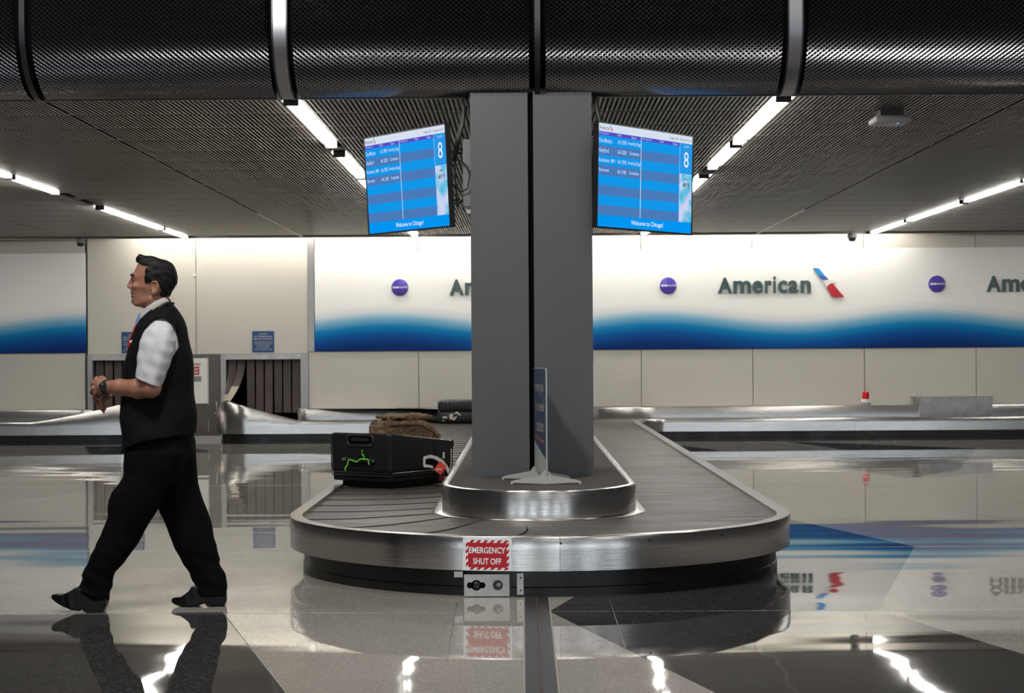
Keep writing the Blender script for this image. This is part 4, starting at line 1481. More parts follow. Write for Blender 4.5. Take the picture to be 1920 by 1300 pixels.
def nets(f, lo, hi, h, blk=8, slack=1.6):
    lo, hi = np.array(lo, float), np.array(hi, float)
    nb = np.ceil((hi - lo) / (h * blk)).astype(int)
    n = nb * blk
    ctr = [lo[i] + (np.arange(nb[i]) * blk + (blk - 1) / 2) * h for i in range(3)]
    G = np.stack(np.meshgrid(*ctr, indexing='ij'), -1).reshape(-1, 3).astype(F4)
    d = f(G)
    act = np.abs(d) < blk * h * slack
    vol = np.repeat(np.repeat(np.repeat(d.reshape(nb).astype(F4), blk, 0), blk, 1), blk, 2)
    ids = np.argwhere(act.reshape(nb))
    off = np.stack(np.meshgrid(*[np.arange(blk)] * 3, indexing='ij'), -1).reshape(-1, 3)
    for c0 in range(0, len(ids), 1500):
        I = (ids[c0:c0 + 1500, None, :] * blk + off[None]).reshape(-1, 3)
        P = (lo + I * h).astype(F4)
        vol[I[:, 0], I[:, 1], I[:, 2]] = f(P)
    S = vol < 0
    mx = np.zeros(tuple(n - 1), np.uint8)
    for a in (0, 1):
        for b in (0, 1):
            for c in (0, 1):
                mx += S[a:n[0] - 1 + a, b:n[1] - 1 + b, c:n[2] - 1 + c]
    cells = np.argwhere((mx > 0) & (mx < 8))
    idx = np.full(tuple(n - 1), -1, np.int32)
    idx[cells[:, 0], cells[:, 1], cells[:, 2]] = np.arange(len(cells))
    cor = np.array([(a, b, c) for a in (0, 1) for b in (0, 1) for c in (0, 1)])
    V = np.stack([vol[cells[:, 0] + a, cells[:, 1] + b, cells[:, 2] + c] for a, b, c in cor], 1)
    acc, cnt = np.zeros((len(cells), 3)), np.zeros(len(cells))
    for i in range(8):
        for j in range(i + 1, 8):
            if np.abs(cor[i] - cor[j]).sum() == 1:
                va, vb = V[:, i], V[:, j]
                m = (va < 0) != (vb < 0)
                t = np.where(m, va / np.where(m, va - vb, 1), 0)
                acc += np.where(m[:, None], cor[i] + t[:, None] * (cor[j] - cor[i]), 0)
                cnt += m
    pts = lo + (cells + acc / cnt[:, None]) * h
    quads = []
    for ax in range(3):
        b, c = (ax + 1) % 3, (ax + 2) % 3
        s0 = [slice(0, n[i]) for i in range(3)]
        s1 = list(s0)
        s0[ax], s1[ax] = slice(0, n[ax] - 1), slice(1, n[ax])
        A_, B_ = S[tuple(s0)], S[tuple(s1)]
        E_ = np.argwhere(A_ != B_)
        E_ = E_[(E_[:, b] > 0) & (E_[:, c] > 0) & (E_[:, b] < n[b] - 1) & (E_[:, c] < n[c] - 1)]
        fl = A_[E_[:, 0], E_[:, 1], E_[:, 2]]
        def cell(db, dc):
            q = E_.copy()
            q[:, b] -= db
            q[:, c] -= dc
            return idx[q[:, 0], q[:, 1], q[:, 2]]
        q = np.stack([cell(1, 1), cell(0, 1), cell(0, 0), cell(1, 0)], 1)
        q[~fl] = q[~fl][:, ::-1]
        quads.append(q)
    return pts, np.concatenate(quads)


def sculpt(name, f, lo, hi, h, m, parent, local=True, slack=1.6):
    pts, q = nets(f, lo, hi, h, slack=slack)
    me = bpy.data.meshes.new(name)
    me.vertices.add(len(pts))
    me.vertices.foreach_set('co', pts.astype(F4).ravel())
    me.loops.add(len(q) * 4)
    me.loops.foreach_set('vertex_index', q.astype(np.int32).ravel())
    me.polygons.add(len(q))
    me.polygons.foreach_set('loop_start', np.arange(0, len(q) * 4, 4, dtype=np.int32))
    me.polygons.foreach_set('use_smooth', np.ones(len(q), bool))
    me.materials.append(m)
    me.update(calc_edges=True)
    me.validate()
    o = bpy.data.objects.new(name, me)
    _link(o, parent, local)
    return o


# ------------------------------------------------------------------ camouflage bag
k = NT('camouflage_fabric')
mp = k.coords((1, 1, 1))
n1 = k.n('ShaderNodeTexNoise', Scale=10.0, Detail=3.0, Distortion=3.0)
k.l(mp, 0, n1, 'Vector')
r_ = k.ramp(n1, 'Fac', [(0.30, rgb(26, 20, 14)), (0.40, rgb(60, 42, 26)), (0.47, rgb(118, 88, 58)), (0.52, rgb(34, 26, 18)), (0.60, rgb(96, 76, 46)), (0.66, rgb(136, 108, 78)), (0.74, rgb(44, 32, 22))])
k.l(r_, 'Color', k.b, 'Base Color')
k.b.inputs['Roughness'].default_value = 0.8
M['camo'] = k.m
cbg = thing('duffel_bag', 'brown camouflage duffel bag behind the large black suitcase', 'bag', (-0.955, 14.2, PZ), rotz=R(28))


def camo_body(p):
    x, y, z = p.T
    d = rboxd(p, (0, 0, 0.21), (0.255, 0.19, 0.21), 0.05)
    d = smin(d, ell(p, (0.03, 0, 0.40), (0.20, 0.17, 0.05)), 0.03)
    d = smax(d, (x * 0.75 + z) - 0.49, 0.05)
    return d + 0.006 * np.sin(23 * x + 9 * z) * np.sin(17 * y + 5) + 0.004 * np.sin(41 * x + 31 * y + 12 * z)


sculpt('body', camo_body, (-0.31, -0.25, -0.01), (0.33, 0.25, 0.50), 0.008, M['camo'], cbg)


def camo_flap(p):
    x, y, z = p.T
    d = rboxd(p, (-0.03, 0, 0.44), (0.18, 0.175, 0.018), 0.014)
    return d + 0.008 * np.sin(30 * x + 7 * y) + 0.005 * np.sin(52 * y + 13 * x)


sculpt('top_flap', camo_flap, (-0.26, -0.24, 0.38), (0.22, 0.24, 0.50), 0.007, M['camo'], cbg)
rbox('end_pocket', (0.05, 0.26, 0.22), (-0.262, 0, 0.27), 0.02, M['camo'], cbg, 3)
MB().box(-0.292, -0.286, -0.13, 0.13, 0.23, 0.26).build('strap', M['grey_box'], cbg, local=True)
for x in (-0.20, 0.10):
    rbox('buckle_tab', (0.075, 0.02, 0.07), (x, -0.197, 0.27 if x < 0 else 0.24), 0.006, M['black_plastic'], cbg, 2)
MB().tube([(-0.24, -0.196, 0.375), (-0.1, -0.198, 0.385), (0.05, -0.198, 0.375), (0.16, -0.196, 0.31), (0.22, -0.19, 0.21)], 0.005, 6).build('zip', M['piping'], cbg, True, True)
MB().tube([(-0.28, 0.14, 0.22), (-0.31, 0.16, 0.225), (-0.315, 0.19, 0.22)], 0.010, 8).build('zip_pull', M['black_plastic'], cbg, True, True)

# ================================================================== THE WALKING MAN
# side-view measurements in units of 1/380.5 m: 270 = body reference line, 1142.6 = floor
U = 380.5
mx_ = lambda a: (a - 270.0) / U
mz_ = lambda b: (1142.6 - b) / U
P2 = lambda pts: [(mx_(a), mz_(b)) for a, b in pts]
P3 = lambda a, y, b: (mx_(a), y, mz_(b))
man = thing('person', 'man in black vest and trousers with white short-sleeved shirt, walking left with clasped hands', 'person', (-1.866, 8.54, 0))
M['skin'] = mat('skin', rgb(136, 93, 76), 0.52, var=0.10, vscale=26, bump=0.0006, bscale=190)
M['hair'] = mat('black_hair', (0.005, 0.0045, 0.0045, 1), 0.6, var=0.4, vscale=90, bump=0.003, bscale=150, stretch=(0.4, 1, 1.2), spec=0.2)
M['shirt'] = mat('white_shirt', rgb(168, 168, 173), 0.8, bump=0.006, bscale=14, stretch=(1.0, 1.0, 0.5))
M['vest'] = mat('black_vest', (0.0050, 0.0048, 0.0053, 1), 0.85, var=0.2, vscale=30, bump=0.006, bscale=9, spec=0.08)
M['trousers'] = mat('black_trousers', (0.0030, 0.0030, 0.0032, 1), 0.8, var=0.2, vscale=30, bump=0.006, bscale=8, spec=0.06)
M['shoe'] = mat('black_leather', (0.004, 0.004, 0.004, 1), 0.33, bump=0.001, bscale=45, spec=0.22)
M['lip'] = mat('lips', rgb(135, 82, 74), 0.5)

HZ = [483, 486, 490, 495, 500, 505, 510, 515, 520, 524, 528, 532, 536, 540, 544, 548, 551, 553, 556, 559, 563, 567, 570, 573, 576, 579]
HF = [283, 272, 264.5, 259.5, 257, 254.5, 252, 249.8, 248, 248.6, 249.2, 249, 248.2, 247, 245.5, 245.2, 246.2, 247.4, 246.6, 248, 247.2, 247.6, 249, 253, 262, 275]
HB = [292, 302, 311, 318.5, 322.5, 325, 326, 326.5, 326.5, 326.5, 326, 325, 323.5, 321.5, 319, 316.5, 315, 314, 312.5, 310.5, 308, 305, 302, 299, 296, 292]
HW = [.030, .046, .058, .068, .0725, .075, .0765, .077, .0765, .0755, .0745, .0735, .0725, .0715, .0695, .067, .065, .064, .062, .060, .056, .051, .047, .042, .035, .026]
hz, hf, hb = [mz_(b) for b in HZ], [mx_(a) for a in HF], [mx_(a) for a in HB]


def skull(p):
    return profile(p, hz, hf, hb, HW, ex=2.25)


def head(p):
    q = p.copy()
    q[:, 1] = np.abs(q[:, 1])
    d = skull(p)
    # narrow the face towards its front
    x, y, z = q.T
    # nose
    d = smin(d, chain(p, [P3(251, 0, 521), P3(245.5, 0, 529), P3(241.8, 0, 536.5)], [0.009, 0.0095, 0.0105], 0.008), 0.012)
    d = smin(d, ell(q, P3(245.5, 0.0115, 538.8), (0.0105, 0.008, 0.008)), 0.006)
    d = smax(d, -ell(q, P3(244.0, 0.0065, 542.6), (0.005, 0.0035, 0.003)), 0.003)
    # brow, cheekbone, eye socket
    d = smin(d, chain(q, [P3(250.5, 0.010, 518), P3(252, 0.030, 516.5), P3(259, 0.050, 519)], [0.008, 0.008, 0.006], 0.01), 0.010)
    d = smax(d, -ell(q, P3(249.0, 0.033, 526), (0.012, 0.016, 0.0095)), 0.010)
    d = smin(d, ell(q, P3(255.5, 0.032, 526), (0.0125, 0.0135, 0.012)), 0.002)     # eyeball with lids
    d = smax(d, -seg(q, P3(250.8, 0.024, 526.6), P3(253.5, 0.044, 526.2), 0.0016), 0.002)
    d = smin(d, seg(q, P3(251.2, 0.022, 523.8), P3(254.5, 0.046, 524.6), 0.0028), 0.004)
    d = smin(d, ell(q, P3(259, 0.044, 538), (0.020, 0.018, 0.013)), 0.016)
    d = smax(d, -ell(q, P3(266, 0.074, 552), (0.026, 0.010, 0.018)), 0.022)          # cheek hollow
    d = smin(d, seg(q, P3(286, 0.053, 562), P3(258, 0.028, 571), 0.013, 0.011), 0.014)  # jaw line
    d = smax(d, -seg(q, P3(248.5, 0.022, 545), P3(254, 0.032, 555), 0.0015), 0.006)   # fold beside the mouth
    # lips and chin
    d = smin(d, seg(q, P3(247.0, 0, 550.0), P3(252, 0.021, 552.4), 0.0062, 0.0032), 0.003)
    d = smin(d, seg(q, P3(247.8, 0, 556.4), P3(252.8, 0.019, 555.2), 0.0072, 0.0034), 0.003)
    d = smax(d, -seg(q, P3(244.2, 0, 553.2), P3(253, 0.024, 554.2), 0.0030), 0.002)
    d = smin(d, ell(q, P3(252.5, 0, 565), (0.017, 0.020, 0.012)), 0.008)
    # ear: rim, bowl, lobe
    e = ell(q, P3(296.5, 0.0765, 541), (0.018, 0.0085, 0.0335), Matrix.Rotation(R(-9), 3, 'Y'))
    e = smax(e, -ell(q, P3(295, 0.0845, 539), (0.0105, 0.007, 0.021)), 0.004)
    e = smin(e, chain(q, [P3(289.5, 0.078, 536), P3(293, 0.083, 529.5), P3(300, 0.084, 530), P3(303.5, 0.082, 537), P3(300, 0.079, 547)], [0.0035, 0.004, 0.0045, 0.0042, 0.004], 0.003), 0.004)
    e = smin(e, ell(q, P3(292.5, 0.077, 551), (0.009, 0.006, 0.010)), 0.006)
    e = smin(e, ell(q, P3(290.3, 0.077, 543), (0.004, 0.006, 0.007)), 0.004)
    d = smin(d, e, 0.006)
    return d


EL, WL = P3(301, -0.232, 727), P3(207, -0.085, 725)         # near elbow, wrist
ER, WR = P3(303, 0.235, 738), P3(209, 0.075, 733)
KN = [P3(185, -0.050, 709.5), P3(180.5, -0.062, 717.5), P3(179.5, -0.066, 727), P3(183, -0.062, 736)]


def finger(p, pts, r):
    return chain(p, pts, [r, r * 0.95, r * 0.86, r * 0.74][:len(pts)], 0.004)


def body(p):
    x, y, z = p.T
    d = head(p)
    # neck
    nk = chain(p, [P3(296, 0, 552), P3(294, 0, 575), P3(296, 0, 612)], [0.050, 0.056, 0.066], 0.02)
    d = smin(d, nk, 0.02)
    # trunk and legs (inside the clothes)
    t = profile(p, [mz_(a) for a in (600, 625, 680, 740, 800, 860)], [mx_(a) for a in (283, 268, 250, 245, 246, 252)], [mx_(a) for a in (318, 338, 348, 350, 352, 346)],
                [0.10, 0.165, 0.17, 0.15, 0.155, 0.15])
    d = smin(d, t, 0.04)
    d = smin(d, chain(p, [P3(288, -0.09, 850), P3(243, -0.085, 975), P3(190, -0.085, 1085)], [0.075, 0.052, 0.036], 0.02), 0.03)
    d = smin(d, chain(p, [P3(318, 0.09, 850), P3(345, 0.09, 985), P3(388, 0.09, 1095)], [0.075, 0.052, 0.036], 0.02), 0.03)
    # arms
    for sy, e_, w_ in ((-1, EL, WL), (1, ER, WR)):
        a = chain(p, [P3(314, sy * 0.150, 632), P3(310, sy * 0.200, 680), e_], [0.044, 0.044, 0.044], 0.02)
        w_ = np.array(w_)
        e3 = np.array(e_)
        fo = chain(p, [e_, e3 * 0.72 + w_ * 0.28 + np.array([0, 0, -0.004]), e3 * 0.3 + w_ * 0.7, w_], [0.041, 0.0465, 0.038, 0.0305], 0.02)
        d = smin(d, smin(a, fo, 0.025), 0.015)
    # left hand: back of the hand faces the camera, fingers close round the other hand
    h = rboxd(p, P3(194, -0.070, 723), (0.036, 0.014, 0.038), 0.013, Matrix.Rotation(R(-20), 3, 'Z'))
    h = smin(h, seg(p, WL, P3(196, -0.074, 723), 0.026, 0.024), 0.02)
    for i, (kx, ky, kz) in enumerate(KN):
        h = smin(h, ell(p, (kx, ky, kz), (0.0115, 0.0115, 0.0108)), 0.007)
    h1 = None
    drop = (0.010, 0.018, 0.028, 0.034)
    for i, (kx, ky, kz) in enumerate(KN):
        L_ = (0.92, 1.0, 0.95, 0.78)[i]
        pts = [(kx, ky, kz), (kx - 0.018 * L_, ky + 0.034 * L_, kz - drop[i] * 0.8), (kx + 0.000, ky + 0.068 * L_, kz - drop[i] * 1.5), (kx + 0.022 * L_, ky + 0.082 * L_, kz - drop[i] * 1.7)]
        f_ = finger(p, pts, (0.0098, 0.0102, 0.0098, 0.0088)[i])
        h1 = f_ if h1 is None else smin(h1, f_, 0.0015)
    h = smin(h, h1, 0.006)
    th = finger(p, [P3(202, -0.060, 714), P3(194, -0.030, 709), P3(187, 0.000, 709), P3(181, 0.018, 713)], 0.0122)
    h = smin(h, th, 0.008)
    d = smin(d, h, 0.008)
    # right hand: palm inside the left, fingers hanging down
    g = rboxd(p, P3(196, 0.025, 737), (0.026, 0.018, 0.034), 0.014, Matrix.Rotation(R(-25), 3, 'Y'))
    g = smin(g, seg(p, WR, P3(199, 0.04, 735), 0.026, 0.022), 0.02)
    g1 = None
    for i, (a, yy, b, ln) in enumerate(((197.5, -0.004, 746, 0.9), (193.5, 0.012, 748, 1.0), (189.5, 0.028, 747, 0.95), (186.5, 0.043, 744, 0.75))):
        pts = [P3(a, yy, b - 4), P3(a - 5.5, yy - 0.004, b + 10 * ln), P3(a - 5.0, yy - 0.002, b + 17 * ln), P3(a - 2.0, yy + 0.004, b + 24.5 * ln)]
        f_ = finger(p, pts, 0.0094)
        g1 = f_ if g1 is None else smin(g1, f_, 0.0015)
    g = smin(g, g1, 0.006)
    g = smin(g, finger(p, [P3(199, -0.006, 737), P3(193, -0.030, 741), P3(190.5, -0.036, 750), P3(191.5, -0.034, 757.5)], 0.0112), 0.006)
    d = smin(d, g, 0.004)
    return d.astype(F4)


sculpt('body', body, (-0.285, -0.30, 0.12), (0.22, 0.30, 1.775), 0.0031, M['skin'], man, slack=1.9)
eye = MB()
for s_ in (-1, 1):
    ec = P3(256.4, s_ * 0.0325, 526.1)
    bm = bmesh.new()
    bmesh.ops.create_uvsphere(bm, u_segments=14, v_segments=8, radius=0.0122)
    bm.verts.index_update()
    eye.add([tuple(v_.co + Vector(ec)) for v_ in bm.verts], [[q_.index for q_ in f_.verts] for f_ in bm.faces])
    bm.free()
    o = obj('iris', [tuple(Vector(ec) + Vector((-0.0124 + 0.0006 * (j == 0) * 0, 0.0048 * math.cos(t) * (j > 0), 0.0048 * math.sin(t) * (j > 0)))) for j, t in [(0, 0)] + [(1, 2 * math.pi * i / 12) for i in range(12)]],
            [(0, 1 + i, 1 + (i + 1) % 12) for i in range(12)], M['hair'], man, local=True)
for s_ in (-1, 1):
    MB().tube([P3(255.2 - U * 0.0125 * math.sqrt(max(0, 1 - ((y - 0.032) / 0.0136) ** 2)), s_ * y, b) for y, b in ((0.022, 526.0), (0.027, 525.0), (0.032, 524.8), (0.037, 525.0), (0.0415, 525.6), (0.0445, 526.4))], [0.0012, 0.002, 0.0024, 0.0026, 0.0026, 0.0014], 6).build('lid_shade', M['hair'], man, True, True)  # dark tubes along the upper lids paint the shadow in the eye slit
eye.build('eyes', mat('shaded_eye_white', rgb(120, 108, 100), 0.3), man, True, True)  # eye white darkened, the shadow of the eye put into its colour
for s_ in (-1, 1):
    MB().tube([P3(246.6, s_ * 0.014, 518.4), P3(248.0, s_ * 0.029, 515.6), P3(252, s_ * 0.045, 515.4), P3(258.5, s_ * 0.057, 518.5)], [0.0026, 0.0042, 0.0040, 0.002], 6).build('eyebrow', M['hair'], man, True, True)

HAIR = P2([(254, 493.5), (255.5, 489), (259, 483), (262.5, 478), (268, 477.5), (276, 479.5), (286, 481.5), (296, 484), (305, 486.5), (314, 489.5), (321, 493.5), (326, 499), (329.5, 506),
           (331.5, 516), (331, 526), (329.8, 533), (327.5, 537), (326, 541), (322, 546), (319.5, 551), (315, 555), (312, 560), (307, 558), (304.5, 553), (305.5, 543), (304, 533), (300, 528), (292, 527.5),
           (285, 531), (281, 534), (276.5, 532.5), (277, 524), (278, 515), (281, 506), (285, 499.5), (279, 496), (270, 495), (262, 493)])


def hair(p):
    x, y, z = p.T
    w = np.interp(z, hz[::-1], HW[::-1]).astype(F4)
    d2 = poly2(x, z, HAIR)
    sk = skull(p)
    n_ = 0.0022 * np.sin(95 * x + 40 * z + 25 * y) + 0.0018 * np.sin(160 * z + 130 * y) * np.sin(60 * x)
    shell = sk - 0.0115
    tuft = ell(p, P3(281, 0, 487), (0.076, 0.052, 0.020), Matrix.Rotation(R(9), 3, 'Y'))
    tuft = smin(tuft, ell(p, P3(264, 0, 486), (0.022, 0.042, 0.018)), 0.02)
    shell = smin(shell, tuft, 0.012)
    d = smax(shell, d2, 0.004)
    return (d + n_).astype(F4)


sculpt('hair', hair, (-0.06, -0.105, 1.52), (0.175, 0.105, 1.765), 0.0028, M['hair'], man)

# ---- clothes
TZ = [566, 572, 580, 590, 600, 615, 640, 660, 690, 720, 760, 800, 815, 830, 856]
TF = [303, 296, 286, 275, 265, 256, 249, 243, 236, 229, 227, 230, 229, 228, 230]
TB = [320, 325, 331, 336, 340.5, 346, 352, 356, 358.5, 360.5, 362.5, 365, 366, 366, 366]
TW = [.060, .078, .115, .150, .172, .190, .196, .198, .196, .192, .192, .202, .206, .206, .204]
tz, tf, tb = [mz_(a) for a in TZ], [mx_(a) for a in TF], [mx_(a) for a in TB]
HEM = P2([(215, 560), (215, 849), (229, 851), (236, 848), (246, 840), (262, 832), (285, 825), (310, 821), (340, 816), (380, 812), (380, 560)])


def trunk(p):
    d = profile(p, tz, tf, tb, TW, ex=2.5)
    return d


def vest(p):
    x, y, z = p.T
    folds = 0.0035 * np.sin(34 * z + 16 * x + 2 * y) * np.clip((1.2 - z) * 3, 0, 1) + 0.003 * np.sin(21 * x - 26 * z)
    o_ = trunk(p) + folds
    d = np.maximum(o_, -(o_ + 0.014))
    # armholes
    ah = np.hypot((x - mx_(313)) / 1.0, (z - mz_(640)) / 1.32) - 0.083
    ah = np.maximum(ah, 0.105 - np.abs(y))
    d = smax(d, -ah, 0.006)
    # V neck, open front below
    vw = np.interp(z, [mz_(735), mz_(690), mz_(640), mz_(600), mz_(572), mz_(560)], [0.004, 0.022, 0.050, 0.074, 0.085, 0.09])
    fr = np.maximum(np.abs(y) - vw, x - np.interp(z, [mz_(735), mz_(640), mz_(605), mz_(585), mz_(568)], [mx_(290), mx_(285), mx_(288), mx_(302), mx_(318)]))
    d = smax(d, -fr, 0.004)
    op = np.maximum(np.abs(y) - np.interp(z, [mz_(850), mz_(735)], [0.05, 0.006]), x - mx_(290))
    d = np.maximum(d, -np.maximum(op, z - mz_(735)))
    d = smax(d, poly2(x, z, HEM), 0.004)
    return d.astype(F4)


ve = sculpt('vest', vest, (-0.13, -0.225, 0.74), (0.28, 0.225, 1.53), 0.0042, M['vest'], man, slack=1.9)


SLEEVE = [(604, 303, 322, .04, .145), (612, 293, 333, .058, .158), (620, 285, 338, .068, .170), (640, 278, 342, .074, .190), (660, 275, 340, .073, .204), (680, 273.5, 334.5, .070, .214),
          (700, 272.5, 328, .068, .222), (712, 272.5, 323, .067, .227), (740, 274, 316, .066, .232)]


def shirt(p):
    x, y, z = p.T
    d = trunk(p) + 0.018
    d = smax(d, z - mz_(580), 0.01)
    d = smax(d, mz_(805) - z, 0.01)
    for sy in (-1, 1):
        zs = [mz_(r_[0]) for r_ in SLEEVE]
        a = profile(p, zs, [mx_(r_[1]) for r_ in SLEEVE], [mx_(r_[2]) for r_ in SLEEVE], [r_[3] for r_ in SLEEVE], ex=2.2, yp=[sy * r_[4] for r_ in SLEEVE])
        wr = 0.0022 * np.sin(70 * z + 55 * x + 20 * y) * np.sin(30 * x - 22 * z) + 0.002 * np.sin(90 * x - 30 * z + 30 * y)
        a = a + wr
        n_ = np.array([-0.382, 0.0, -0.924], F4)          # hem, lower at the back
        hem = (p - np.array(P3(295, sy * 0.22, 716), F4)) @ n_
        a = smax(a, hem, 0.003)
        d = smin(d, a, 0.012)
    return d.astype(F4)


sculpt('shirt', shirt, (-0.10, -0.32, 0.86), (0.26, 0.32, 1.50), 0.004, M['shirt'], man, slack=1.9)
COLLAR = P2([(311.5, 558.5), (316, 561), (319.5, 567), (312, 571), (300, 578), (288, 587), (276, 598), (265, 607), (262.5, 606), (263, 596), (266.5, 586), (274, 579.5), (285, 573.5), (297, 566)])


def collar(p):
    x, y, z = p.T
    nk = chain(p, [P3(296, 0, 550), P3(294, 0, 572), P3(291, 0, 612)], [0.060, 0.066, 0.078], 0.02)
    nk = nk * 1.0
    q = p.copy()
    q[:, 1] *= 0.98
    d = np.maximum(nk - 0.004, -(nk + 0.002))
    d = smax(d, poly2(x, z, COLLAR), 0.003)
    return d.astype(F4)


sculpt('collar', collar, (-0.05, -0.11, 1.39), (0.15, 0.11, 1.56), 0.0032, M['shirt'], man)
M['tie'] = mat('blue_tie', rgb(64, 84, 150), 0.6)
tk = NT('striped_tie')
mp = tk.coords((60, 0, 60))
wv = tk.n('ShaderNodeTexWave', Scale=0.9)
wv.bands_direction = 'DIAGONAL'
tk.l(mp, 0, wv, 'Vector')
r_ = tk.ramp(wv, 'Fac', [(0.0, rgb(92, 120, 190)), (0.5, rgb(92, 120, 190)), (0.52, rgb(24, 26, 50)), (0.8, rgb(24, 26, 50)), (0.82, rgb(150, 165, 200))])
tk.l(r_, 'Color', tk.b, 'Base Color')
tk.b.inputs['Roughness'].default_value = 0.6


def tie(p):
    d = chain(p, [P3(263.5, 0, 594), P3(258, 0, 604), P3(254.5, 0, 618), P3(247.5, 0, 650), P3(240, 0, 690)], [0.017, 0.011, 0.014, 0.017, 0.018], 0.006)
    return d.astype(F4)


sculpt('tie', tie, (-0.11, -0.03, 1.15), (0.02, 0.03, 1.48), 0.004, tk.m, man)


def strap(name, pts, ys, w, m):
    """flat ribbon lying on the chest, both sides of the V"""
    for s_ in (-1, 1):
        v, f = [], []
        q = [Vector(P3(a, s_ * y, b)) for (a, b), y in zip(pts, ys)]
        for i, c in enumerate(q):
            t = (q[min(i + 1, len(q) - 1)] - q[max(i - 1, 0)]).normalized()
            nrm = Vector((-0.45, s_ * 0.9, 0.25)).normalized()
            b_ = t.cross(nrm).normalized()
            for e in (-1, 1):
                v += [c + b_ * w * e + nrm * 0.004, c + b_ * w * e + nrm * 0.010]
        for i in range(len(q) - 1):
            a, b_ = 4 * i, 4 * i + 4
            f += [(a, a + 2, b_ + 2, b_), (a + 1, b_ + 1, b_ + 3, a + 3), (a, b_, b_ + 1, a + 1), (a + 2, a + 3, b_ + 3, b_ + 2)]
        obj(name, v, f, m, man, True, local=True, auto=40)


M['lanyard_red'] = mat('red_lanyard', rgb(190, 26, 48), 0.5, var=0.6, vscale=60)
M['lanyard_black'] = mat('black_lanyard', (0.008, 0.008, 0.008, 1), 0.5)
M['lanyard_gold'] = mat('lanyard_print', rgb(150, 145, 100), 0.5)
LP = [(321, 568), (314, 572), (303, 579), (293, 588), (283, 598), (273, 607), (265, 617), (258, 628), (252, 642)]
LY = [0.060, 0.080, 0.092, 0.096, 0.094, 0.089, 0.083, 0.074, 0.064]
strap('lanyard', LP, LY, 0.009, M['lanyard_black'])
strap('lanyard_print', [(a - 1.0, b - 1.0) for a, b in LP[:4]], [y + 0.004 for y in LY[:4]], 0.0022, M['lanyard_gold'])
strap('red_lanyard', [(268, 608), (262, 617), (256, 628), (250, 641), (245.5, 654)], [0.080, 0.076, 0.068, 0.058, 0.048], 0.0085, M['lanyard_red'])
strap('badge_cord', [(250, 650), (243, 672), (237, 694), (232, 716), (229, 738)], [0.062, 0.050, 0.040, 0.034, 0.030], 0.006, M['lanyard_black'])
# name bar on the vest, front pocket stud
MB().prism(P2([(253, 640), (259.5, 637.5), (260, 640), (254, 643.5)]), -0.128, -0.122, lambda u, v, d: (u, d, v)).build('name_pin', M['sign_white'], man, local=True)

# ---- trousers: two legs joined at the seat
def leg(p, rows, yc):
    zs = [mz_(r_[0]) for r_ in rows]
    return profile(p, zs, [mx_(r_[1]) for r_ in rows], [mx_(r_[2]) for r_ in rows], [r_[3] for r_ in rows], yc, 2.2)


NEAR = [(800, 250, 350, .080), (830, 245, 354, .092), (850, 240, 355, .102), (868, 238.5, 347, .102), (885, 238, 337, .10), (893, 236, 332, .099), (905, 227, 326, .097), (920, 216, 319, .095), (935, 210.5, 311, .092), (950, 208.5, 302, .09),
        (965, 209, 292, .086), (978, 203, 284, .083), (990, 197, 277, .08), (1005, 191, 269, .078), (1020, 185, 261, .076), (1035, 178, 250, .074), (1050, 170.5, 238, .072), (1062, 164.5, 226, .07), (1070, 160, 219, .069), (1075, 157.5, 217, .068),
        (1079, 160, 216.5, .066), (1085, 158, 216, .064), (1095, 153, 215, .062), (1104, 150, 213.5, .06), (1112, 163, 211.5, .056), (1120, 168, 208, .05)]
FAR = [(800, 255, 350, .080), (830, 262, 360, .092), (850, 272, 359, .10), (880, 276, 360, .10), (910, 279, 363.5, .098), (940, 283, 372, .094), (965, 290.5, 381, .09), (990, 301, 389, .086), (1010, 309.5, 393, .082), (1025, 316, 396, .08),
       (1040, 323.5, 399.5, .077), (1055, 331.5, 402.5, .074), (1062, 335, 402, .073), (1070, 339.5, 405, .072), (1082, 346, 411, .07), (1092, 351, 415, .068), (1100, 355, 416.5, .066), (1112, 357, 417, .062), (1122, 360, 417, .058)]


def trousers(p):
    x, y, z = p.T
    a, b = leg(p, NEAR, -0.085), leg(p, FAR, 0.088)
    seat = profile(p, [mz_(r_) for r_ in (790, 815, 850, 880, 905)], [mx_(r_) for r_ in (246, 243, 243, 262, 285)], [mx_(r_) for r_ in (352, 360, 357, 345, 330)], [.150, .165, .172, .16, .10])
    d = smin(smin(a, b, 0.006), seat, 0.02)
    f1 = np.clip((0.42 - z) / 0.3, 0, 1)
    d = d + f1 * 0.004 * np.sin(75 * z + 40 * x + 30 * y) * np.sin(22 * x - 18 * z + 3) + 0.003 * np.sin(17 * z + 30 * x + 25 * y) * np.sin(26 * x - 9 * z)
    d = smax(d, z - mz_(800), 0.004)
    return d.astype(F4)


sculpt('trousers', trousers, (-0.325, -0.21, 0.03), (0.405, 0.215, 0.91), 0.0044, M['trousers'], man, slack=2.2)

SH_N = P2([(101.5, 1113.5), (104, 1109.5), (111, 1108), (122, 1109), (134, 1105), (141, 1101), (148, 1096), (155, 1095), (166, 1099), (204, 1100), (208, 1114), (207, 1128), (201, 1142), (196, 1146.5), (186, 1146), (170, 1142.5), (163.5, 1138.5),
           (165, 1136), (158, 1139.5), (146, 1137.5), (130, 1132), (114, 1124.5), (104, 1118)])
SH_F = P2([(311, 1131), (313, 1126.5), (320, 1124.5), (330, 1124), (338, 1119.5), (346, 1112), (352, 1104), (360, 1103), (398, 1104), (411, 1110), (415, 1120), (416, 1132), (413, 1141.5), (380, 1141.5), (377.5, 1136.5),
           (371, 1138), (362, 1141.5), (330, 1141.8), (317, 1138.5), (312, 1135)])


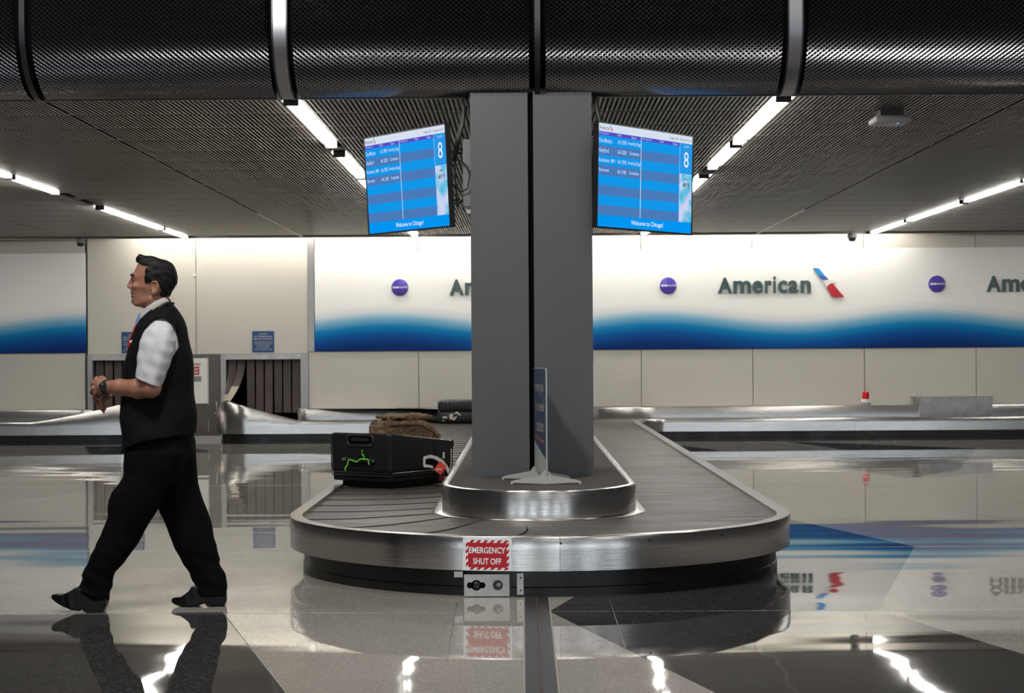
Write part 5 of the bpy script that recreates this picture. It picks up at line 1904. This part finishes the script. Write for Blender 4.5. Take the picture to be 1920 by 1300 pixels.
def shoe(poly, yc, x0, x1):
    def f(p):
        x, y, z = p.T
        t = np.clip((x - x0) / (x1 - x0), 0, 1)
        w = np.interp(t, [0, 0.08, 0.2, 0.36, 0.55, 0.75, 0.92, 1.0], [0.012, 0.026, 0.040, 0.047, 0.041, 0.037, 0.037, 0.030])
        d2 = poly2(x, z, poly)
        yo = yc - 0.006 * np.sin(math.pi * t)
        dz = np.abs(y - yo) - w
        q = np.stack([np.maximum(d2 + 0.022, 0), np.maximum(dz + 0.022, 0)], 1)
        up = np.linalg.norm(q, axis=1) - 0.022
        sole = np.maximum(np.maximum(d2, dz - 0.002), -(d2 + 0.011))
        return (np.minimum(up, smax(d2 + 0.001, dz, 0.006)) + 0.0015 * np.sin(120 * x + 30 * z) * np.clip(1 - np.abs(t - 0.36) * 6, 0, 1)).astype(F4)
    return f


sculpt('shoe', shoe(SH_N, -0.09, mx_(101), mx_(214)), (-0.46, -0.16, -0.02), (-0.13, -0.02, 0.19), 0.0032, M['shoe'], man)
sculpt('shoe', shoe(SH_F, 0.09, mx_(311), mx_(417)), (0.09, 0.02, -0.01), (0.40, 0.16, 0.15), 0.0032, M['shoe'], man)

# ---- wrist watch on the near wrist
wc = Vector(P3(206, -0.0865, 725.5))
ax = (Vector(EL) - Vector(WL)).normalized()
q_ = ax.to_track_quat('Z', 'Y')
wt = MB()
for off in (-0.006, 0.006):
    wt.tube([wc + ax * off + q_ @ Vector((0.0325 * math.cos(t), 0.0325 * math.sin(t), 0)) for t in np.linspace(0, 2 * math.pi, 25)[:-1]], 0.0055, 8, True)
wt.build('watch_strap', M['black_plastic'], man, True, True)
fd = Vector((-0.25, -1, 0.12)).normalized()
fc_ = wc + fd * 0.032
wf_ = MB().cyl(fc_, fc_ + fd * 0.010, 0.0215, 0.020, 22).build('watch_case', M['black_plastic'], man, True, True)
MB().cyl(fc_ + fd * 0.0098, fc_ + fd * 0.0106, 0.0155, 0.0155, 20).build('watch_dial', M['alu_dark'], man, True, True)
MB().cyl(fc_ + fd * 0.0106 + Vector((-0.003, 0, 0.010)), fc_ + fd * 0.0112 + Vector((0.003, 0, 0.010)), 0.004, n=8).build('dial_mark', M['grey_print'], man, False, True)

flush_texts()
